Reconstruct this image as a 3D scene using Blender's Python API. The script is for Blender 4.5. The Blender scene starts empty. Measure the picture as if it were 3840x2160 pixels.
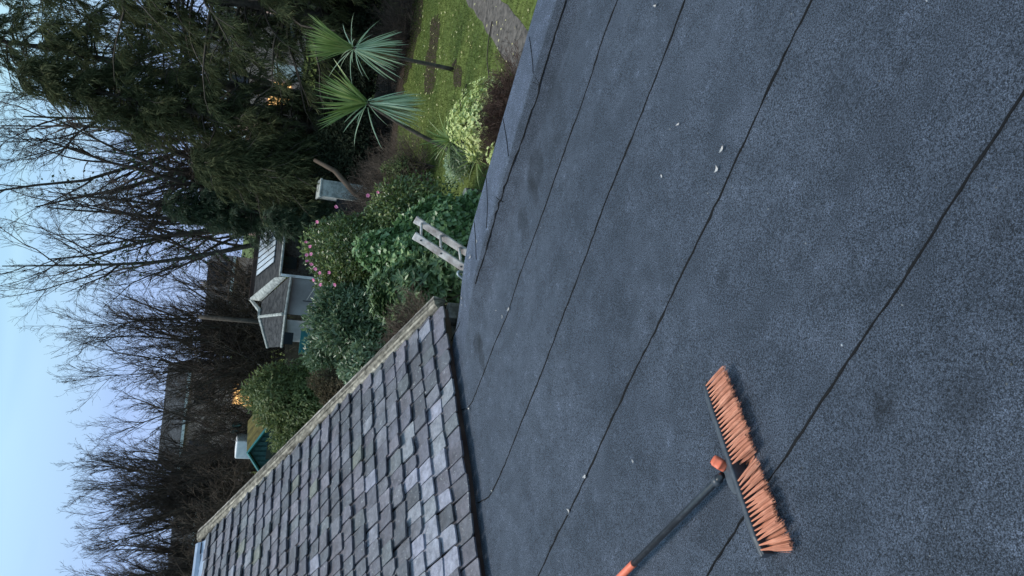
import bpy, math
import numpy as np
from mathutils import Vector, Matrix
from mathutils.geometry import tessellate_polygon
R = math.radians
rng = np.random.default_rng(11)
sc = bpy.context.scene
COL = sc.collection

# ------------------------------------------------------------------ camera (phone held portrait, picture stored on its side)
FPX, PITCH, ROLL, CAMZ = 2832.0, R(20.0), R(6.5), 4.3
cp, sp, cr, sr = math.cos(PITCH), math.sin(PITCH), math.cos(ROLL), math.sin(ROLL)
cam_d = bpy.data.cameras.new('camera'); cam = bpy.data.objects.new('camera', cam_d); COL.objects.link(cam)
cam_d.sensor_fit = 'HORIZONTAL'; cam_d.sensor_width = 36.0
cam_d.lens = 36.0 * FPX / 3840.0
cam_d.clip_start = 0.05; cam_d.clip_end = 2000
r0, u0, fw = Vector((1, 0, 0)), Vector((0, sp, cp)), Vector((0, cp, -sp))
rr, dd = cr * r0 + sr * u0, sr * r0 - cr * u0
cam.matrix_world = Matrix(((dd.x, rr.x, -fw.x, 0), (dd.y, rr.y, -fw.y, 0), (dd.z, rr.z, -fw.z, CAMZ), (0, 0, 0, 1)))
sc.camera = cam
sc.render.resolution_x, sc.render.resolution_y = 1024, 576

# ------------------------------------------------------------------ sky, sun, exposure
SUN = Vector((-0.36, 0.16, 0.90)).normalized()
world = bpy.data.worlds.new('World'); sc.world = world; world.use_nodes = True
nt = world.node_tree; nt.nodes.clear()
def N(t, tree=None, **kw):
    n = (tree or nt).nodes.new(t)
    for k, v in kw.items(): setattr(n, k, v)
    return n
out = N('ShaderNodeOutputWorld'); bg = N('ShaderNodeBackground'); bg.inputs['Strength'].default_value = 0.14
sky = N('ShaderNodeTexSky', sky_type='NISHITA', sun_disc=False)
sky.sun_elevation = math.asin(SUN.z); sky.sun_rotation = math.atan2(SUN.x, SUN.y)
sky.air_density = 1.0; sky.dust_density = 1.5; sky.ozone_density = 3.0
tc = N('ShaderNodeTexCoord'); mp = N('ShaderNodeMapping'); mp.inputs['Scale'].default_value = (1.0, 1.6, 7.0); mp.inputs['Rotation'].default_value = (0, R(7), 0)
nz = N('ShaderNodeTexNoise'); nz.inputs['Scale'].default_value = 1.5; nz.inputs['Detail'].default_value = 3; nz.inputs['Roughness'].default_value = 0.45
cr1 = N('ShaderNodeValToRGB'); cr1.color_ramp.elements[0].position = 0.40; cr1.color_ramp.elements[1].position = 0.60
cr1.color_ramp.elements[0].color = (1.02, 1.80, 2.75, 1); cr1.color_ramp.elements[1].color = (1.62, 2.55, 2.82, 1)
sep = N('ShaderNodeSeparateXYZ'); rampz = N('ShaderNodeMapRange'); rampz.inputs['From Min'].default_value = 0.10; rampz.inputs['From Max'].default_value = 0.25
mixc = N('ShaderNodeMix', data_type='RGBA'); mixc.inputs[6].default_value = (1.12, 1.6, 2.75, 1)
mixs = N('ShaderNodeMix', data_type='RGBA'); mixs.inputs[0].default_value = 0.92
L = nt.links.new
L(tc.outputs['Generated'], mp.inputs['Vector']); L(mp.outputs[0], nz.inputs['Vector']); L(nz.outputs[0], cr1.inputs[0])
L(tc.outputs['Generated'], sep.inputs[0]); L(sep.outputs['Z'], rampz.inputs['Value'])
L(rampz.outputs[0], mixc.inputs[0]); L(cr1.outputs[0], mixc.inputs[7])
L(sky.outputs[0], mixs.inputs[6]); L(mixc.outputs[2], mixs.inputs[7]); L(mixs.outputs[2], bg.inputs['Color']); L(bg.outputs[0], out.inputs['Surface'])
sun_d = bpy.data.lights.new('sun', 'SUN'); sun_d.energy = 1.5; sun_d.angle = R(22); sun_d.color = (1.0, 0.95, 0.88)
sun = bpy.data.objects.new('sun', sun_d); COL.objects.link(sun); sun.rotation_euler = SUN.to_track_quat('Z', 'Y').to_euler()
vs = sc.view_settings; sc.display_settings.display_device = 'sRGB'
vs.view_transform = 'Standard'; vs.look = 'None'; vs.exposure = 1.25; vs.gamma = 1.0; vs.use_curve_mapping = False

# ------------------------------------------------------------------ points measured in the photograph (3840 x 2160)
def ray(x, y):
    a, b = (2160.0 - y) - 1080.0, x - 1920.0
    a2, b2 = cr * a + sr * b, -sr * a + cr * b
    return np.array([a2 / FPX, cp - b2 / FPX * sp, -sp - b2 / FPX * cp])
def AtY(x, y, Y):
    d = ray(x, y) * 1.0; d *= Y / d[1]; d[2] += CAMZ; return d
def AtZ(x, y, z):
    d = ray(x, y) * 1.0; d *= (z - CAMZ) / d[2]; d[2] += CAMZ; return d

# ------------------------------------------------------------------ mesh helpers
def nrm(a): return a / np.maximum(np.linalg.norm(a, axis=-1, keepdims=True), 1e-9)
class MB:
    def __init__(s): s.v = []; s.q = []; s.t = []; s.n = 0; s.c = []
    def add(s, V, Q=None, T=None, c=None):
        V = np.asarray(V, float).reshape(-1, 3)
        if Q is not None and len(Q): s.q.append(np.asarray(Q, np.int64).reshape(-1, 4) + s.n)
        if T is not None and len(T): s.t.append(np.asarray(T, np.int64).reshape(-1, 3) + s.n)
        s.v.append(V); s.n += len(V)
        if c is not None: s.c.append(np.broadcast_to(np.asarray(c, float), (len(V), 3)))
        return s
    def box(s, c, size, rot=None, taper=1.0):
        x, y, z = [v / 2 for v in size]
        V = np.array([(-x, -y, -z), (x, -y, -z), (x, y, -z), (-x, y, -z), (-x*taper, -y*taper, z), (x*taper, -y*taper, z), (x*taper, y*taper, z), (-x*taper, y*taper, z)])
        if rot is not None: V = V @ np.asarray(rot).T
        return s.add(V + np.asarray(c), [(0, 3, 2, 1), (4, 5, 6, 7), (0, 1, 5, 4), (1, 2, 6, 5), (2, 3, 7, 6), (3, 0, 4, 7)])
    def prism(s, poly, off):
        P = np.asarray(poly, float); n = len(P); O = P + np.asarray(off, float)
        V = np.vstack([P, O]); Q = [(i, (i+1) % n, n+(i+1) % n, n+i) for i in range(n)]
        T = [(0, i+1, i) for i in range(1, n-1)] + [(n, n+i, n+i+1) for i in range(1, n-1)]
        return s.add(V, Q, T)
    def tubes(s, P, Rd, sides=6, cap=True):
        P = np.asarray(P, float); Rd = np.asarray(Rd, float)
        if P.ndim == 2: P = P[None]; Rd = Rd[None]
        B, n, _ = P.shape
        if B == 0: return s
        T = np.empty_like(P); T[:, 1:-1] = P[:, 2:] - P[:, :-2]; T[:, 0] = P[:, 1] - P[:, 0]; T[:, -1] = P[:, -1] - P[:, -2]; T = nrm(T)
        m = np.abs(P[:, -1] - P[:, 0]); ref = np.eye(3)[np.argmin(m, axis=1)]
        U = nrm(np.cross(T, ref[:, None, :])); W = np.cross(T, U)
        a = np.arange(sides) * 2 * np.pi / sides
        V = P[:, :, None, :] + Rd[:, :, None, None] * (np.cos(a)[None, None, :, None] * U[:, :, None, :] + np.sin(a)[None, None, :, None] * W[:, :, None, :])
        i = np.arange(n-1)[:, None] * sides; k = np.arange(sides)[None, :]; k2 = (k + 1) % sides
        Q = np.stack([i + k, i + k2, i + sides + k2, i + sides + k], -1).reshape(-1, 4)
        Q = (Q[None] + (np.arange(B) * n * sides)[:, None, None]).reshape(-1, 4)
        T3 = None
        if cap:
            base = np.arange(1, sides-1); c1 = np.stack([0*base, base+1, base], -1); c2 = np.stack([0*base, base, base+1], -1) + (n-1)*sides
            c = np.vstack([c1, c2]); T3 = (c[None] + (np.arange(B) * n * sides)[:, None, None]).reshape(-1, 3)
        return s.add(V.reshape(-1, 3), Q, T3)
    def leaves(s, P, D, Nn, Ln, Wd, fold=0.15, mid=0.45):
        D = nrm(D); S = nrm(np.cross(D, Nn)); U = np.cross(S, D); n = len(P)
        Ln = np.broadcast_to(Ln, (n,))[:, None]; Wd = np.broadcast_to(Wd, (n,))[:, None]
        V = np.stack([P, P + D*Ln*mid + S*Wd*.5 + U*Wd*fold, P + D*Ln, P + D*Ln*mid - S*Wd*.5 + U*Wd*fold], 1)
        return s.add(V.reshape(-1, 3), np.arange(4*n).reshape(-1, 4))
    def strips(s, P, W, S):
        # bent leaf blades: P (B,n,3) centre line, W (B,n) width, S (B,3) side direction; folded along the rib
        B, n, _ = P.shape; T = nrm(np.gradient(P, axis=1)); S = nrm(S)[:, None, :] + 0*P; U = nrm(np.cross(S, T))
        V = np.stack([P - S*W[..., None]*.5 + U*W[..., None]*.16, P, P + S*W[..., None]*.5 + U*W[..., None]*.16], 2)
        i = np.arange(n-1)[:, None]*3; k = np.arange(2)[None, :]
        Q = np.stack([i+k, i+k+1, i+3+k+1, i+3+k], -1).reshape(-1, 4)
        Q = (Q[None] + (np.arange(B)*n*3)[:, None, None]).reshape(-1, 4)
        return s.add(V.reshape(-1, 3), Q)
    def build(s, name, mat, parent=None, smooth=False, loc=None):
        V = np.vstack(s.v); me = bpy.data.meshes.new(name)
        loc = np.zeros(3) if loc is None else np.asarray(loc, float)
        V = V - loc
        nq = sum(len(q) for q in s.q); ntri = sum(len(t) for t in s.t)
        li = np.concatenate([np.concatenate(s.q).ravel() if nq else np.zeros(0, np.int64), np.concatenate(s.t).ravel() if ntri else np.zeros(0, np.int64)])
        st = np.concatenate([np.arange(nq)*4, nq*4 + np.arange(ntri)*3])
        me.vertices.add(len(V)); me.vertices.foreach_set('co', V.astype(np.float32).ravel())
        me.loops.add(len(li)); me.loops.foreach_set('vertex_index', li.astype(np.int32))
        me.polygons.add(len(st)); me.polygons.foreach_set('loop_start', st.astype(np.int32))
        me.polygons.foreach_set('use_smooth', np.full(len(st), smooth))
        if s.c:
            at = me.attributes.new('tone', 'FLOAT_COLOR', 'POINT'); C = np.vstack(s.c)
            at.data.foreach_set('color', np.hstack([C, np.ones((len(C), 1))]).astype(np.float32).ravel())
        me.update(calc_edges=True); me.validate()
        me.materials.append(mat)
        o = bpy.data.objects.new(name, me); COL.objects.link(o); o.location = loc
        if parent is not None:
            o.parent = parent; o.location = Vector(loc) - parent.location
        return o
def tag(o, label=None, cat=None, group=None, kind=None):
    if label: o['label'] = label
    if cat: o['category'] = cat
    if group: o['group'] = group
    if kind: o['kind'] = kind
    return o
def thing(name, loc, label, cat, group=None):
    o = bpy.data.objects.new(name, None); o.empty_display_size = 0.1; COL.objects.link(o); o.location = Vector(loc)
    return tag(o, label, cat, group)
def bevel(o, w, seg=2):
    m = o.modifiers.new('bevel', 'BEVEL'); m.width = w; m.segments = seg; m.limit_method = 'ANGLE'; return o

# ------------------------------------------------------------------ materials
def material(name, c1, c2=None, rough=0.7, spec=0.3, scale=6.0, bump=0.0, bscale=40.0, island=False, detail=4.0, c3=None, attr=False, coords='Object', metal=0.0, stretch=None, lo=0.35, hi=0.65, bdist=0.01):
    m = bpy.data.materials.new(name); m.use_nodes = True; t = m.node_tree
    b = t.nodes['Principled BSDF']; b.inputs['Roughness'].default_value = rough; b.inputs['Specular IOR Level'].default_value = spec; b.inputs['Metallic'].default_value = metal
    lk = t.links.new; tcn = N('ShaderNodeTexCoord', t); mpn = N('ShaderNodeMapping', t)
    if stretch: mpn.inputs['Scale'].default_value = stretch
    lk(tcn.outputs[coords], mpn.inputs[0])
    col = None
    if c2 is not None:
        ramp = N('ShaderNodeValToRGB', t); ramp.color_ramp.elements[0].color = (*c1, 1); ramp.color_ramp.elements[1].color = (*c2, 1)
        if c3 is not None:
            e = ramp.color_ramp.elements.new(0.55); e.color = (*c3, 1)
        if island:
            g = N('ShaderNodeNewGeometry', t); no = N('ShaderNodeTexNoise', t); no.inputs['Scale'].default_value = scale; no.inputs['Detail'].default_value = 2
            ad = N('ShaderNodeMath', t, operation='MULTIPLY_ADD'); ad.inputs[1].default_value = 0.6
            sb = N('ShaderNodeMath', t, operation='MULTIPLY_ADD'); sb.inputs[1].default_value = 1.2; sb.inputs[2].default_value = -0.4
            lk(mpn.outputs[0], no.inputs['Vector']); lk(no.outputs[0], sb.inputs[0])
            lk(g.outputs['Random Per Island'], ad.inputs[0]); lk(sb.outputs[0], ad.inputs[2]); lk(ad.outputs[0], ramp.inputs[0])
        else:
            no = N('ShaderNodeTexNoise', t); no.inputs['Scale'].default_value = scale; no.inputs['Detail'].default_value = detail; no.inputs['Roughness'].default_value = 0.65
            ramp.color_ramp.elements[0].position = lo; ramp.color_ramp.elements[-1].position = hi
            lk(mpn.outputs[0], no.inputs['Vector']); lk(no.outputs[0], ramp.inputs[0])
        col = ramp.outputs[0]
    else:
        b.inputs['Base Color'].default_value = (*c1, 1)
    if attr:
        at = N('ShaderNodeAttribute', t, attribute_name='tone'); mx = N('ShaderNodeMix', t, data_type='RGBA', blend_type='MULTIPLY'); mx.inputs[0].default_value = 1
        if col is not None: lk(col, mx.inputs[6])
        else: mx.inputs[6].default_value = (*c1, 1)
        lk(at.outputs['Color'], mx.inputs[7]); col = mx.outputs[2]
    if col is not None: lk(col, b.inputs['Base Color'])
    if bump > 0:
        bn = N('ShaderNodeTexNoise', t); bn.inputs['Scale'].default_value = bscale; bn.inputs['Detail'].default_value = 4
        bp = N('ShaderNodeBump', t); bp.inputs['Strength'].default_value = bump; bp.inputs['Distance'].default_value = bdist
        lk(mpn.outputs[0], bn.inputs['Vector']); lk(bn.outputs[0], bp.inputs['Height']); lk(bp.outputs[0], b.inputs['Normal'])
    if island and name.endswith(('foliage', 'leaf', 'blade', 'hedge_foliage')):
        o = t.nodes['Material Output']; tr_ = N('ShaderNodeBsdfTranslucent', t); mx_ = N('ShaderNodeMixShader', t); mx_.inputs[0].default_value = .33
        lk(col, tr_.inputs[0]); lk(b.outputs[0], mx_.inputs[1]); lk(tr_.outputs[0], mx_.inputs[2]); lk(mx_.outputs[0], o.inputs['Surface'])
    return m
def glow(name, c, s):
    m = bpy.data.materials.new(name); m.use_nodes = True; b = m.node_tree.nodes['Principled BSDF']
    b.inputs['Base Color'].default_value = (*c, 1); b.inputs['Emission Color'].default_value = (*c, 1); b.inputs['Emission Strength'].default_value = s
    return m
M = {}
M['bark'] = material('bark', (.045, .038, .032), (.10, .085, .07), rough=.9, spec=.1, scale=8, bump=.4)
M['twig'] = material('twig', (0.045, 0.034, 0.028), (0.085, 0.066, 0.055), rough=.9, spec=.1, scale=1.5)
M['twig_pale'] = material('twig_pale', (.06, .045, .035), (.12, .09, .07), rough=.9, spec=.1, scale=1.5)
M['conifer'] = material('conifer_foliage', (0.041, 0.054, 0.026), (0.143, 0.146, 0.068), rough=.8, spec=.12, scale=.9, island=True, c3=(0.076, 0.089, 0.043))
M['holly'] = material('holly_foliage', (0.027, 0.048, 0.027), (0.083, 0.122, 0.062), rough=.5, spec=.35, scale=1.2, island=True)
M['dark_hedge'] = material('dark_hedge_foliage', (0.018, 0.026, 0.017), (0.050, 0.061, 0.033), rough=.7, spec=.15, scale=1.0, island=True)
M['camellia'] = material('camellia_foliage', (.04, .07, .02), (.38, .42, .16), rough=.34, spec=.6, scale=2.2, island=True, c3=(.10, .15, .045))  # pale ramp end paints the glossy highlights into the leaf colour
M['ivy'] = material('ivy_foliage', (.05, .11, .035), (.42, .55, .28), rough=.36, spec=.6, scale=2.5, island=True, c3=(.15, .26, .105))  # light end raised to stand in for sky highlights on leaves
M['rhodo'] = material('rhododendron_foliage', (.05, .10, .035), (.36, .45, .21), rough=.36, spec=.6, scale=3, island=True, c3=(.13, .20, .085))
M['olive'] = material('olive_green_foliage', (0.060, 0.094, 0.034), (0.240, 0.275, 0.098), rough=.5, spec=.35, scale=1.6, island=True, c3=(0.120, 0.154, 0.056))
M['laurel'] = material('laurel_foliage', (.05, .09, .04), (.34, .42, .26), rough=.36, spec=.6, scale=2, island=True, c3=(.13, .19, .10))
M['yellow_bush'] = material('variegated_foliage', (.26, .36, .10), (.86, .88, .50), rough=.5, spec=.35, scale=3, island=True, c3=(.64, .70, .30))
M['brown_shrub'] = material('brown_shrub_foliage', (.055, .045, .028), (.15, .12, .075), rough=.9, spec=.1, scale=2, island=True)
M['heather'] = material('dead_twig', (.05, .03, .025), (.13, .085, .07), rough=.9, spec=.1, scale=3)
M['cord_up'] = material('cordyline_leaf', (.08, .14, .035), (.52, .56, .22), rough=.36, spec=.6, scale=1.5, island=True, c3=(.20, .29, .09))
M['cord_low'] = material('cordyline_low_leaf', (.22, .33, .18), (.66, .74, .54), rough=.38, spec=.6, scale=1.5, island=True, c3=(.42, .54, .36))
M['cord_dead'] = material('dead_cordyline_leaf', (.10, .06, .03), (.30, .19, .09), rough=.8, spec=.2, scale=2, island=True)
M['pink'] = material('pink_petal', (.80, .22, .42), (.88, .42, .58), rough=.5, spec=.3, scale=30)
M['soil'] = material('bare_soil', (.018, .013, .010), (.065, .048, .036), rough=.95, spec=.1, scale=9, bump=.8, bscale=25, bdist=.03)  # darkened so the border under the trees carries their deep shade
M['path'] = material('wet_path', (.035, .030, .027), (.15, .13, .115), rough=.6, spec=.35, scale=7, bump=.7, bscale=14, bdist=.02, detail=6)
M['render'] = material('grey_render', (.26, .25, .25), (.36, .35, .35), rough=.9, spec=.2, scale=1.2)
M['white'] = material('white_paint', (.62, .63, .65), (.80, .80, .80), rough=.6, spec=.3, scale=3)
M['far_slate'] = material('far_slate', (.022, .024, .027), (.07, .072, .075), rough=.85, spec=.1, scale=3.2, bump=.8, bscale=7, stretch=(1, 1, 6), bdist=.06)
M['lead'] = material('lead_sheet', (.27, .31, .40), (.38, .43, .53), rough=.38, spec=.5, scale=7)
M['coping'] = material('cement_coping', (.20, .21, .20), (.44, .46, .44), rough=.9, spec=.2, scale=6)
M['brownboard'] = material('brown_board', (.05, .03, .025), (.10, .065, .05), rough=.7, spec=.2, scale=5)
M['glass'] = material('dark_glass', (.02, .025, .03), rough=.08, spec=.6)
M['skyglass'] = material('greenhouse_glass', (.45, .50, .56), (.60, .66, .72), rough=.18, spec=.8, scale=2)
M['teal'] = material('teal_paint', (.012, .10, .11), (.02, .16, .165), rough=.5, spec=.4, scale=4)
M['shed'] = material('shed_paint', (.018, .05, .052), (.035, .085, .085), rough=.8, spec=.2, scale=8)
M['moss'] = material('mossy_felt', (.06, .05, .02), (.16, .13, .045), rough=.95, spec=.1, scale=3)
M['brick'] = material('brick', (.36, .25, .22), (.56, .42, .39), rough=.9, spec=.2, scale=14)
M['houseslate'] = material('house_slate', (.028, .030, .034), (.07, .073, .08), rough=.9, spec=.08, scale=4)
M['lit'] = glow('lit_window', (1.0, .55, .20), .75)
M['lamp'] = glow('street_lamp_glow', (1.0, .86, .55), 40)
M['steel'] = material('galvanised_pipe', (.24, .27, .29), (.42, .46, .48), rough=.4, spec=.5, scale=15, metal=.4)
M['black'] = material('black_plastic', (.012, .014, .018), rough=.35, spec=.5)
M['grey_plastic'] = material('grey_plastic', (.030, .036, .046), (.055, .064, .078), rough=.45, spec=.5, scale=40)
M['handle'] = material('handle_black', (.012, .014, .018), (.045, .05, .06), rough=.33, spec=.6, scale=60, lo=.5, hi=.8)
M['orange'] = material('orange_plastic', (.62, .13, .065), (.72, .18, .10), rough=.45, spec=.4, scale=25)
M['bristle'] = material('bristle', (.40, .14, .075), (.72, .34, .22), rough=.6, spec=.3, scale=30, island=True, c3=(.58, .225, .135))
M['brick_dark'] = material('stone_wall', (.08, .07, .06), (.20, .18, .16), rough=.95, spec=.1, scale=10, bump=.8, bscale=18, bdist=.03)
M['wood'] = material('weathered_wood', (.13, .11, .09), (.52, .46, .37), rough=.9, spec=.15, scale=9, bump=.7, bscale=14, stretch=(1, 1, 1), detail=6, c3=(.30, .26, .21))
M['ladder'] = material('grey_weathered_wood', (.26, .22, .21), (.66, .62, .60), rough=.9, spec=.15, scale=10, bump=.4, bscale=30, detail=6)
M['deadleaf'] = material('pale_dry_leaf', (.30, .28, .26), (.55, .53, .52), rough=.8, spec=.2, scale=40)
M['lawnleaf'] = material('yellow_fallen_leaf', (.42, .36, .15), (.70, .66, .38), rough=.8, spec=.2, scale=3, island=True)
M['bitumen'] = material('bitumen_bead', (.002, .0022, .003), (.006, .0065, .008), rough=.7, spec=.15, scale=60)
M['log'] = material('log_bark', (.05, .045, .04), (.13, .115, .10), rough=.95, spec=.1, scale=12, bump=.6)
M['logend'] = material('fresh_cut_wood', (.42, .35, .26), (.62, .55, .44), rough=.9, spec=.1, scale=12)
M['fence'] = material('brown_fence', (.055, .04, .03), (.11, .085, .065), rough=.9, spec=.1, scale=5)

def mat_grass():
    m = bpy.data.materials.new('lawn_grass'); m.use_nodes = True; t = m.node_tree; lk = t.links.new; b = t.nodes['Principled BSDF']
    b.inputs['Roughness'].default_value = .85; b.inputs['Specular IOR Level'].default_value = .15
    g = N('ShaderNodeNewGeometry', t)
    n1 = N('ShaderNodeTexNoise', t); n1.inputs['Scale'].default_value = .55; n1.inputs['Detail'].default_value = 5
    n2 = N('ShaderNodeTexNoise', t); n2.inputs['Scale'].default_value = 6; n2.inputs['Detail'].default_value = 6; n2.inputs['Roughness'].default_value = .7
    r1 = N('ShaderNodeValToRGB', t); r1.color_ramp.elements[0].color = (.062, .095, .026, 1); r1.color_ramp.elements[1].color = (.115, .15, .042, 1)
    r1.color_ramp.elements[0].position = .35; r1.color_ramp.elements[1].position = .65
    r2 = N('ShaderNodeValToRGB', t); r2.color_ramp.elements[0].color = (.40, .36, .30, 1); r2.color_ramp.elements[1].color = (1.25, 1.2, 1.1, 1)
    r2.color_ramp.elements[0].position = .34; r2.color_ramp.elements[1].position = .62
    mx = N('ShaderNodeMix', t, data_type='RGBA', blend_type='MULTIPLY'); mx.inputs[0].default_value = 1
    for n_ in (n1, n2): lk(g.outputs['Position'], n_.inputs['Vector'])
    lk(n1.outputs[0], r1.inputs[0]); lk(n2.outputs[0], r2.inputs[0]); lk(r1.outputs[0], mx.inputs[6]); lk(r2.outputs[0], mx.inputs[7]); lk(mx.outputs[2], b.inputs['Base Color'])
    bp = N('ShaderNodeBump', t); bp.inputs['Strength'].default_value = .8; bp.inputs['Distance'].default_value = .04; lk(n2.outputs[0], bp.inputs['Height']); lk(bp.outputs[0], b.inputs['Normal'])
    return m
M['grass'] = mat_grass()
M['blade'] = material('grass_blade', (0.060, 0.094, 0.018), (0.180, 0.209, 0.048), rough=.7, spec=.2, scale=.8, island=True)

def mat_felt():
    m = bpy.data.materials.new('mineral_felt'); m.use_nodes = True; t = m.node_tree; lk = t.links.new; b = t.nodes['Principled BSDF']
    b.inputs['Roughness'].default_value = .72; b.inputs['Specular IOR Level'].default_value = .35
    tcn = N('ShaderNodeTexCoord', t); at = N('ShaderNodeAttribute', t, attribute_name='tone')
    def noise(s, d, r=.6):
        n = N('ShaderNodeTexNoise', t); n.inputs['Scale'].default_value = s; n.inputs['Detail'].default_value = d; n.inputs['Roughness'].default_value = r
        lk(tcn.outputs['Object'], n.inputs['Vector']); return n
    big, mid_, fine, grain = noise(.9, 5), noise(7, 6, .7), noise(210, 3, .9), noise(480, 2, .9)
    base = N('ShaderNodeValToRGB', t); base.color_ramp.elements[0].color = (.064, .077, .102, 1); base.color_ramp.elements[1].color = (.096, .112, .143, 1)
    base.color_ramp.elements[0].position = .34; base.color_ramp.elements[1].position = .66; lk(big.outputs[0], base.inputs[0])
    def mult(a, nsock, c0, c1, p0, p1):
        r = N('ShaderNodeValToRGB', t); r.color_ramp.elements[0].color = (*c0, 1); r.color_ramp.elements[1].color = (*c1, 1); r.color_ramp.elements[0].position = p0; r.color_ramp.elements[1].position = p1
        lk(nsock, r.inputs[0]); x = N('ShaderNodeMix', t, data_type='RGBA', blend_type='MULTIPLY'); x.inputs[0].default_value = 1; lk(a, x.inputs[6]); lk(r.outputs[0], x.inputs[7]); return x.outputs[2]
    c = mult(base.outputs[0], mid_.outputs[0], (.74, .76, .78), (1.18, 1.18, 1.2), .36, .64)
    c = mult(c, fine.outputs[0], (.16, .17, .18), (2.2, 2.2, 2.2), .40, .61)
    scuff = noise(14, 8, .75); c = mult(c, scuff.outputs[0], (.9, .9, .9), (1.7, 1.7, 1.72), .60, .76)
    c = mult(c, grain.outputs[0], (.34, .34, .36), (1.95, 1.95, 1.95), .38, .63)
    x = N('ShaderNodeMix', t, data_type='RGBA', blend_type='MULTIPLY'); x.inputs[0].default_value = 1; lk(c, x.inputs[6]); lk(at.outputs['Color'], x.inputs[7]); c = x.outputs[2]
    lk(c, b.inputs['Base Color'])
    ad = N('ShaderNodeMath', t, operation='ADD'); lk(fine.outputs[0], ad.inputs[0]); lk(grain.outputs[0], ad.inputs[1])
    bp = N('ShaderNodeBump', t); bp.inputs['Strength'].default_value = 1.0; bp.inputs['Distance'].default_value = .009; lk(ad.outputs[0], bp.inputs['Height']); lk(bp.outputs[0], b.inputs['Normal'])
    return m
M['felt'] = mat_felt()

def mat_slate():
    m = bpy.data.materials.new('roof_slate'); m.use_nodes = True; t = m.node_tree; lk = t.links.new; b = t.nodes['Principled BSDF']
    b.inputs['Roughness'].default_value = .48; b.inputs['Specular IOR Level'].default_value = .5
    tcn = N('ShaderNodeTexCoord', t); at = N('ShaderNodeAttribute', t, attribute_name='tone')
    def noise(s, d, r=.6):
        n = N('ShaderNodeTexNoise', t); n.inputs['Scale'].default_value = s; n.inputs['Detail'].default_value = d; n.inputs['Roughness'].default_value = r
        lk(tcn.outputs['Object'], n.inputs['Vector']); return n
    n1, n2, n3, n4 = noise(13, 8, .8), noise(48, 4, .7), noise(4, 3), noise(30, 6, .75)
    r1 = N('ShaderNodeValToRGB', t); r1.color_ramp.elements[0].color = (.48, .48, .49, 1); r1.color_ramp.elements[1].color = (1.6, 1.57, 1.55, 1); r1.color_ramp.elements[0].position = .34; r1.color_ramp.elements[1].position = .66
    lk(n1.outputs[0], r1.inputs[0])
    mx = N('ShaderNodeMix', t, data_type='RGBA', blend_type='MULTIPLY'); mx.inputs[0].default_value = 1; lk(at.outputs['Color'], mx.inputs[6]); lk(r1.outputs[0], mx.inputs[7])
    # lichen spots
    mu = N('ShaderNodeMath', t, operation='MULTIPLY'); rl = N('ShaderNodeMapRange', t); rl.inputs['From Min'].default_value = .63; rl.inputs['From Max'].default_value = .68
    rz = N('ShaderNodeMapRange', t); rz.inputs['From Min'].default_value = .36; rz.inputs['From Max'].default_value = .52
    lk(n2.outputs[0], rl.inputs['Value']); lk(n3.outputs[0], rz.inputs['Value']); lk(rl.outputs[0], mu.inputs[0]); lk(rz.outputs[0], mu.inputs[1])
    ml = N('ShaderNodeMix', t, data_type='RGBA'); ml.inputs[7].default_value = (.50, .51, .50, 1); lk(mu.outputs[0], ml.inputs[0]); lk(mx.outputs[2], ml.inputs[6])
    lk(ml.outputs[2], b.inputs['Base Color'])
    bp = N('ShaderNodeBump', t); bp.inputs['Strength'].default_value = 1.0; bp.inputs['Distance'].default_value = .012; lk(n4.outputs[0], bp.inputs['Height']); lk(bp.outputs[0], b.inputs['Normal'])
    return m
M['slate'] = mat_slate()
#==STRUCT==
# ------------------------------------------------------------------ setting: ground, path, soil
def ground_h(x, y):
    t = np.clip((y - 33) / 25, 0, 1); return 1.7 * t * t * (3 - 2 * t)
gx = np.concatenate([np.linspace(-400, -45, 8), np.linspace(-40, 40, 41), np.linspace(45, 400, 8)])
gy = np.concatenate([np.linspace(-60, 0, 6), np.linspace(2, 70, 69), np.linspace(80, 900, 12)])
X, Y = np.meshgrid(gx, gy); V = np.stack([X, Y, ground_h(X, Y)], -1).reshape(-1, 3); nx = len(gx)
Q = [(j*nx+i, j*nx+i+1, (j+1)*nx+i+1, (j+1)*nx+i) for j in range(len(gy)-1) for i in range(nx-1)]
tag(MB().add(V, Q).build('ground', M['grass'], smooth=True), kind='structure')
def blob_sheet(name, pts, z, mat, wob=.12, sub=6):
    P = np.array(pts, float)[:, :2]; out_ = []
    for i in range(len(P)):
        a, b = P[i], P[(i+1) % len(P)]
        for k in range(sub): out_.append(a + (b-a)*k/sub + rng.normal(0, wob, 2))
    O = np.array(out_); c = O.mean(0); n = len(O)
    V = np.c_[O, np.full(n, z)]; T = np.array([list(t) for t in tessellate_polygon([[Vector(v) for v in V]])])
    nz_ = np.cross(V[T[:, 1]] - V[T[:, 0]], V[T[:, 2]] - V[T[:, 0]])[:, 2]; T = np.where(nz_[:, None] < 0, T[:, ::-1], T)
    return tag(MB().add(V, T=T).build(name, mat), kind='structure')
en = np.array([.538, .843]); es = np.array([.843, -.538])
pa, pb = np.array([4.95, 14.1]), np.array([4.36, 12.8])
cl = np.array([4.75, 13.62])
path = []
for k in range(30):
    q = cl + en*(-4 + k*.5); path.append((q, .40 + rng.normal(0, .03), .40 + rng.normal(0, .03)))
PV = [np.r_[q - es*a, .006] for q, a, b in path] + [np.r_[q + es*b, .006] for q, a, b in path]
tag(MB().add(PV, [(i, i+1, 31+i, 30+i) for i in range(29)]).build('garden_path', M['path']), kind='structure')
S_ = lambda l: [AtZ(x*1.4907, y*1.4907, 0) for x, y in l]
blob_sheet('soil_bed', S_([(1108, 40), (1100, 150), (1088, 235), (1066, 230), (1072, 150), (1088, 40)]), .005, M['soil'], .10, 8)
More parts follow.
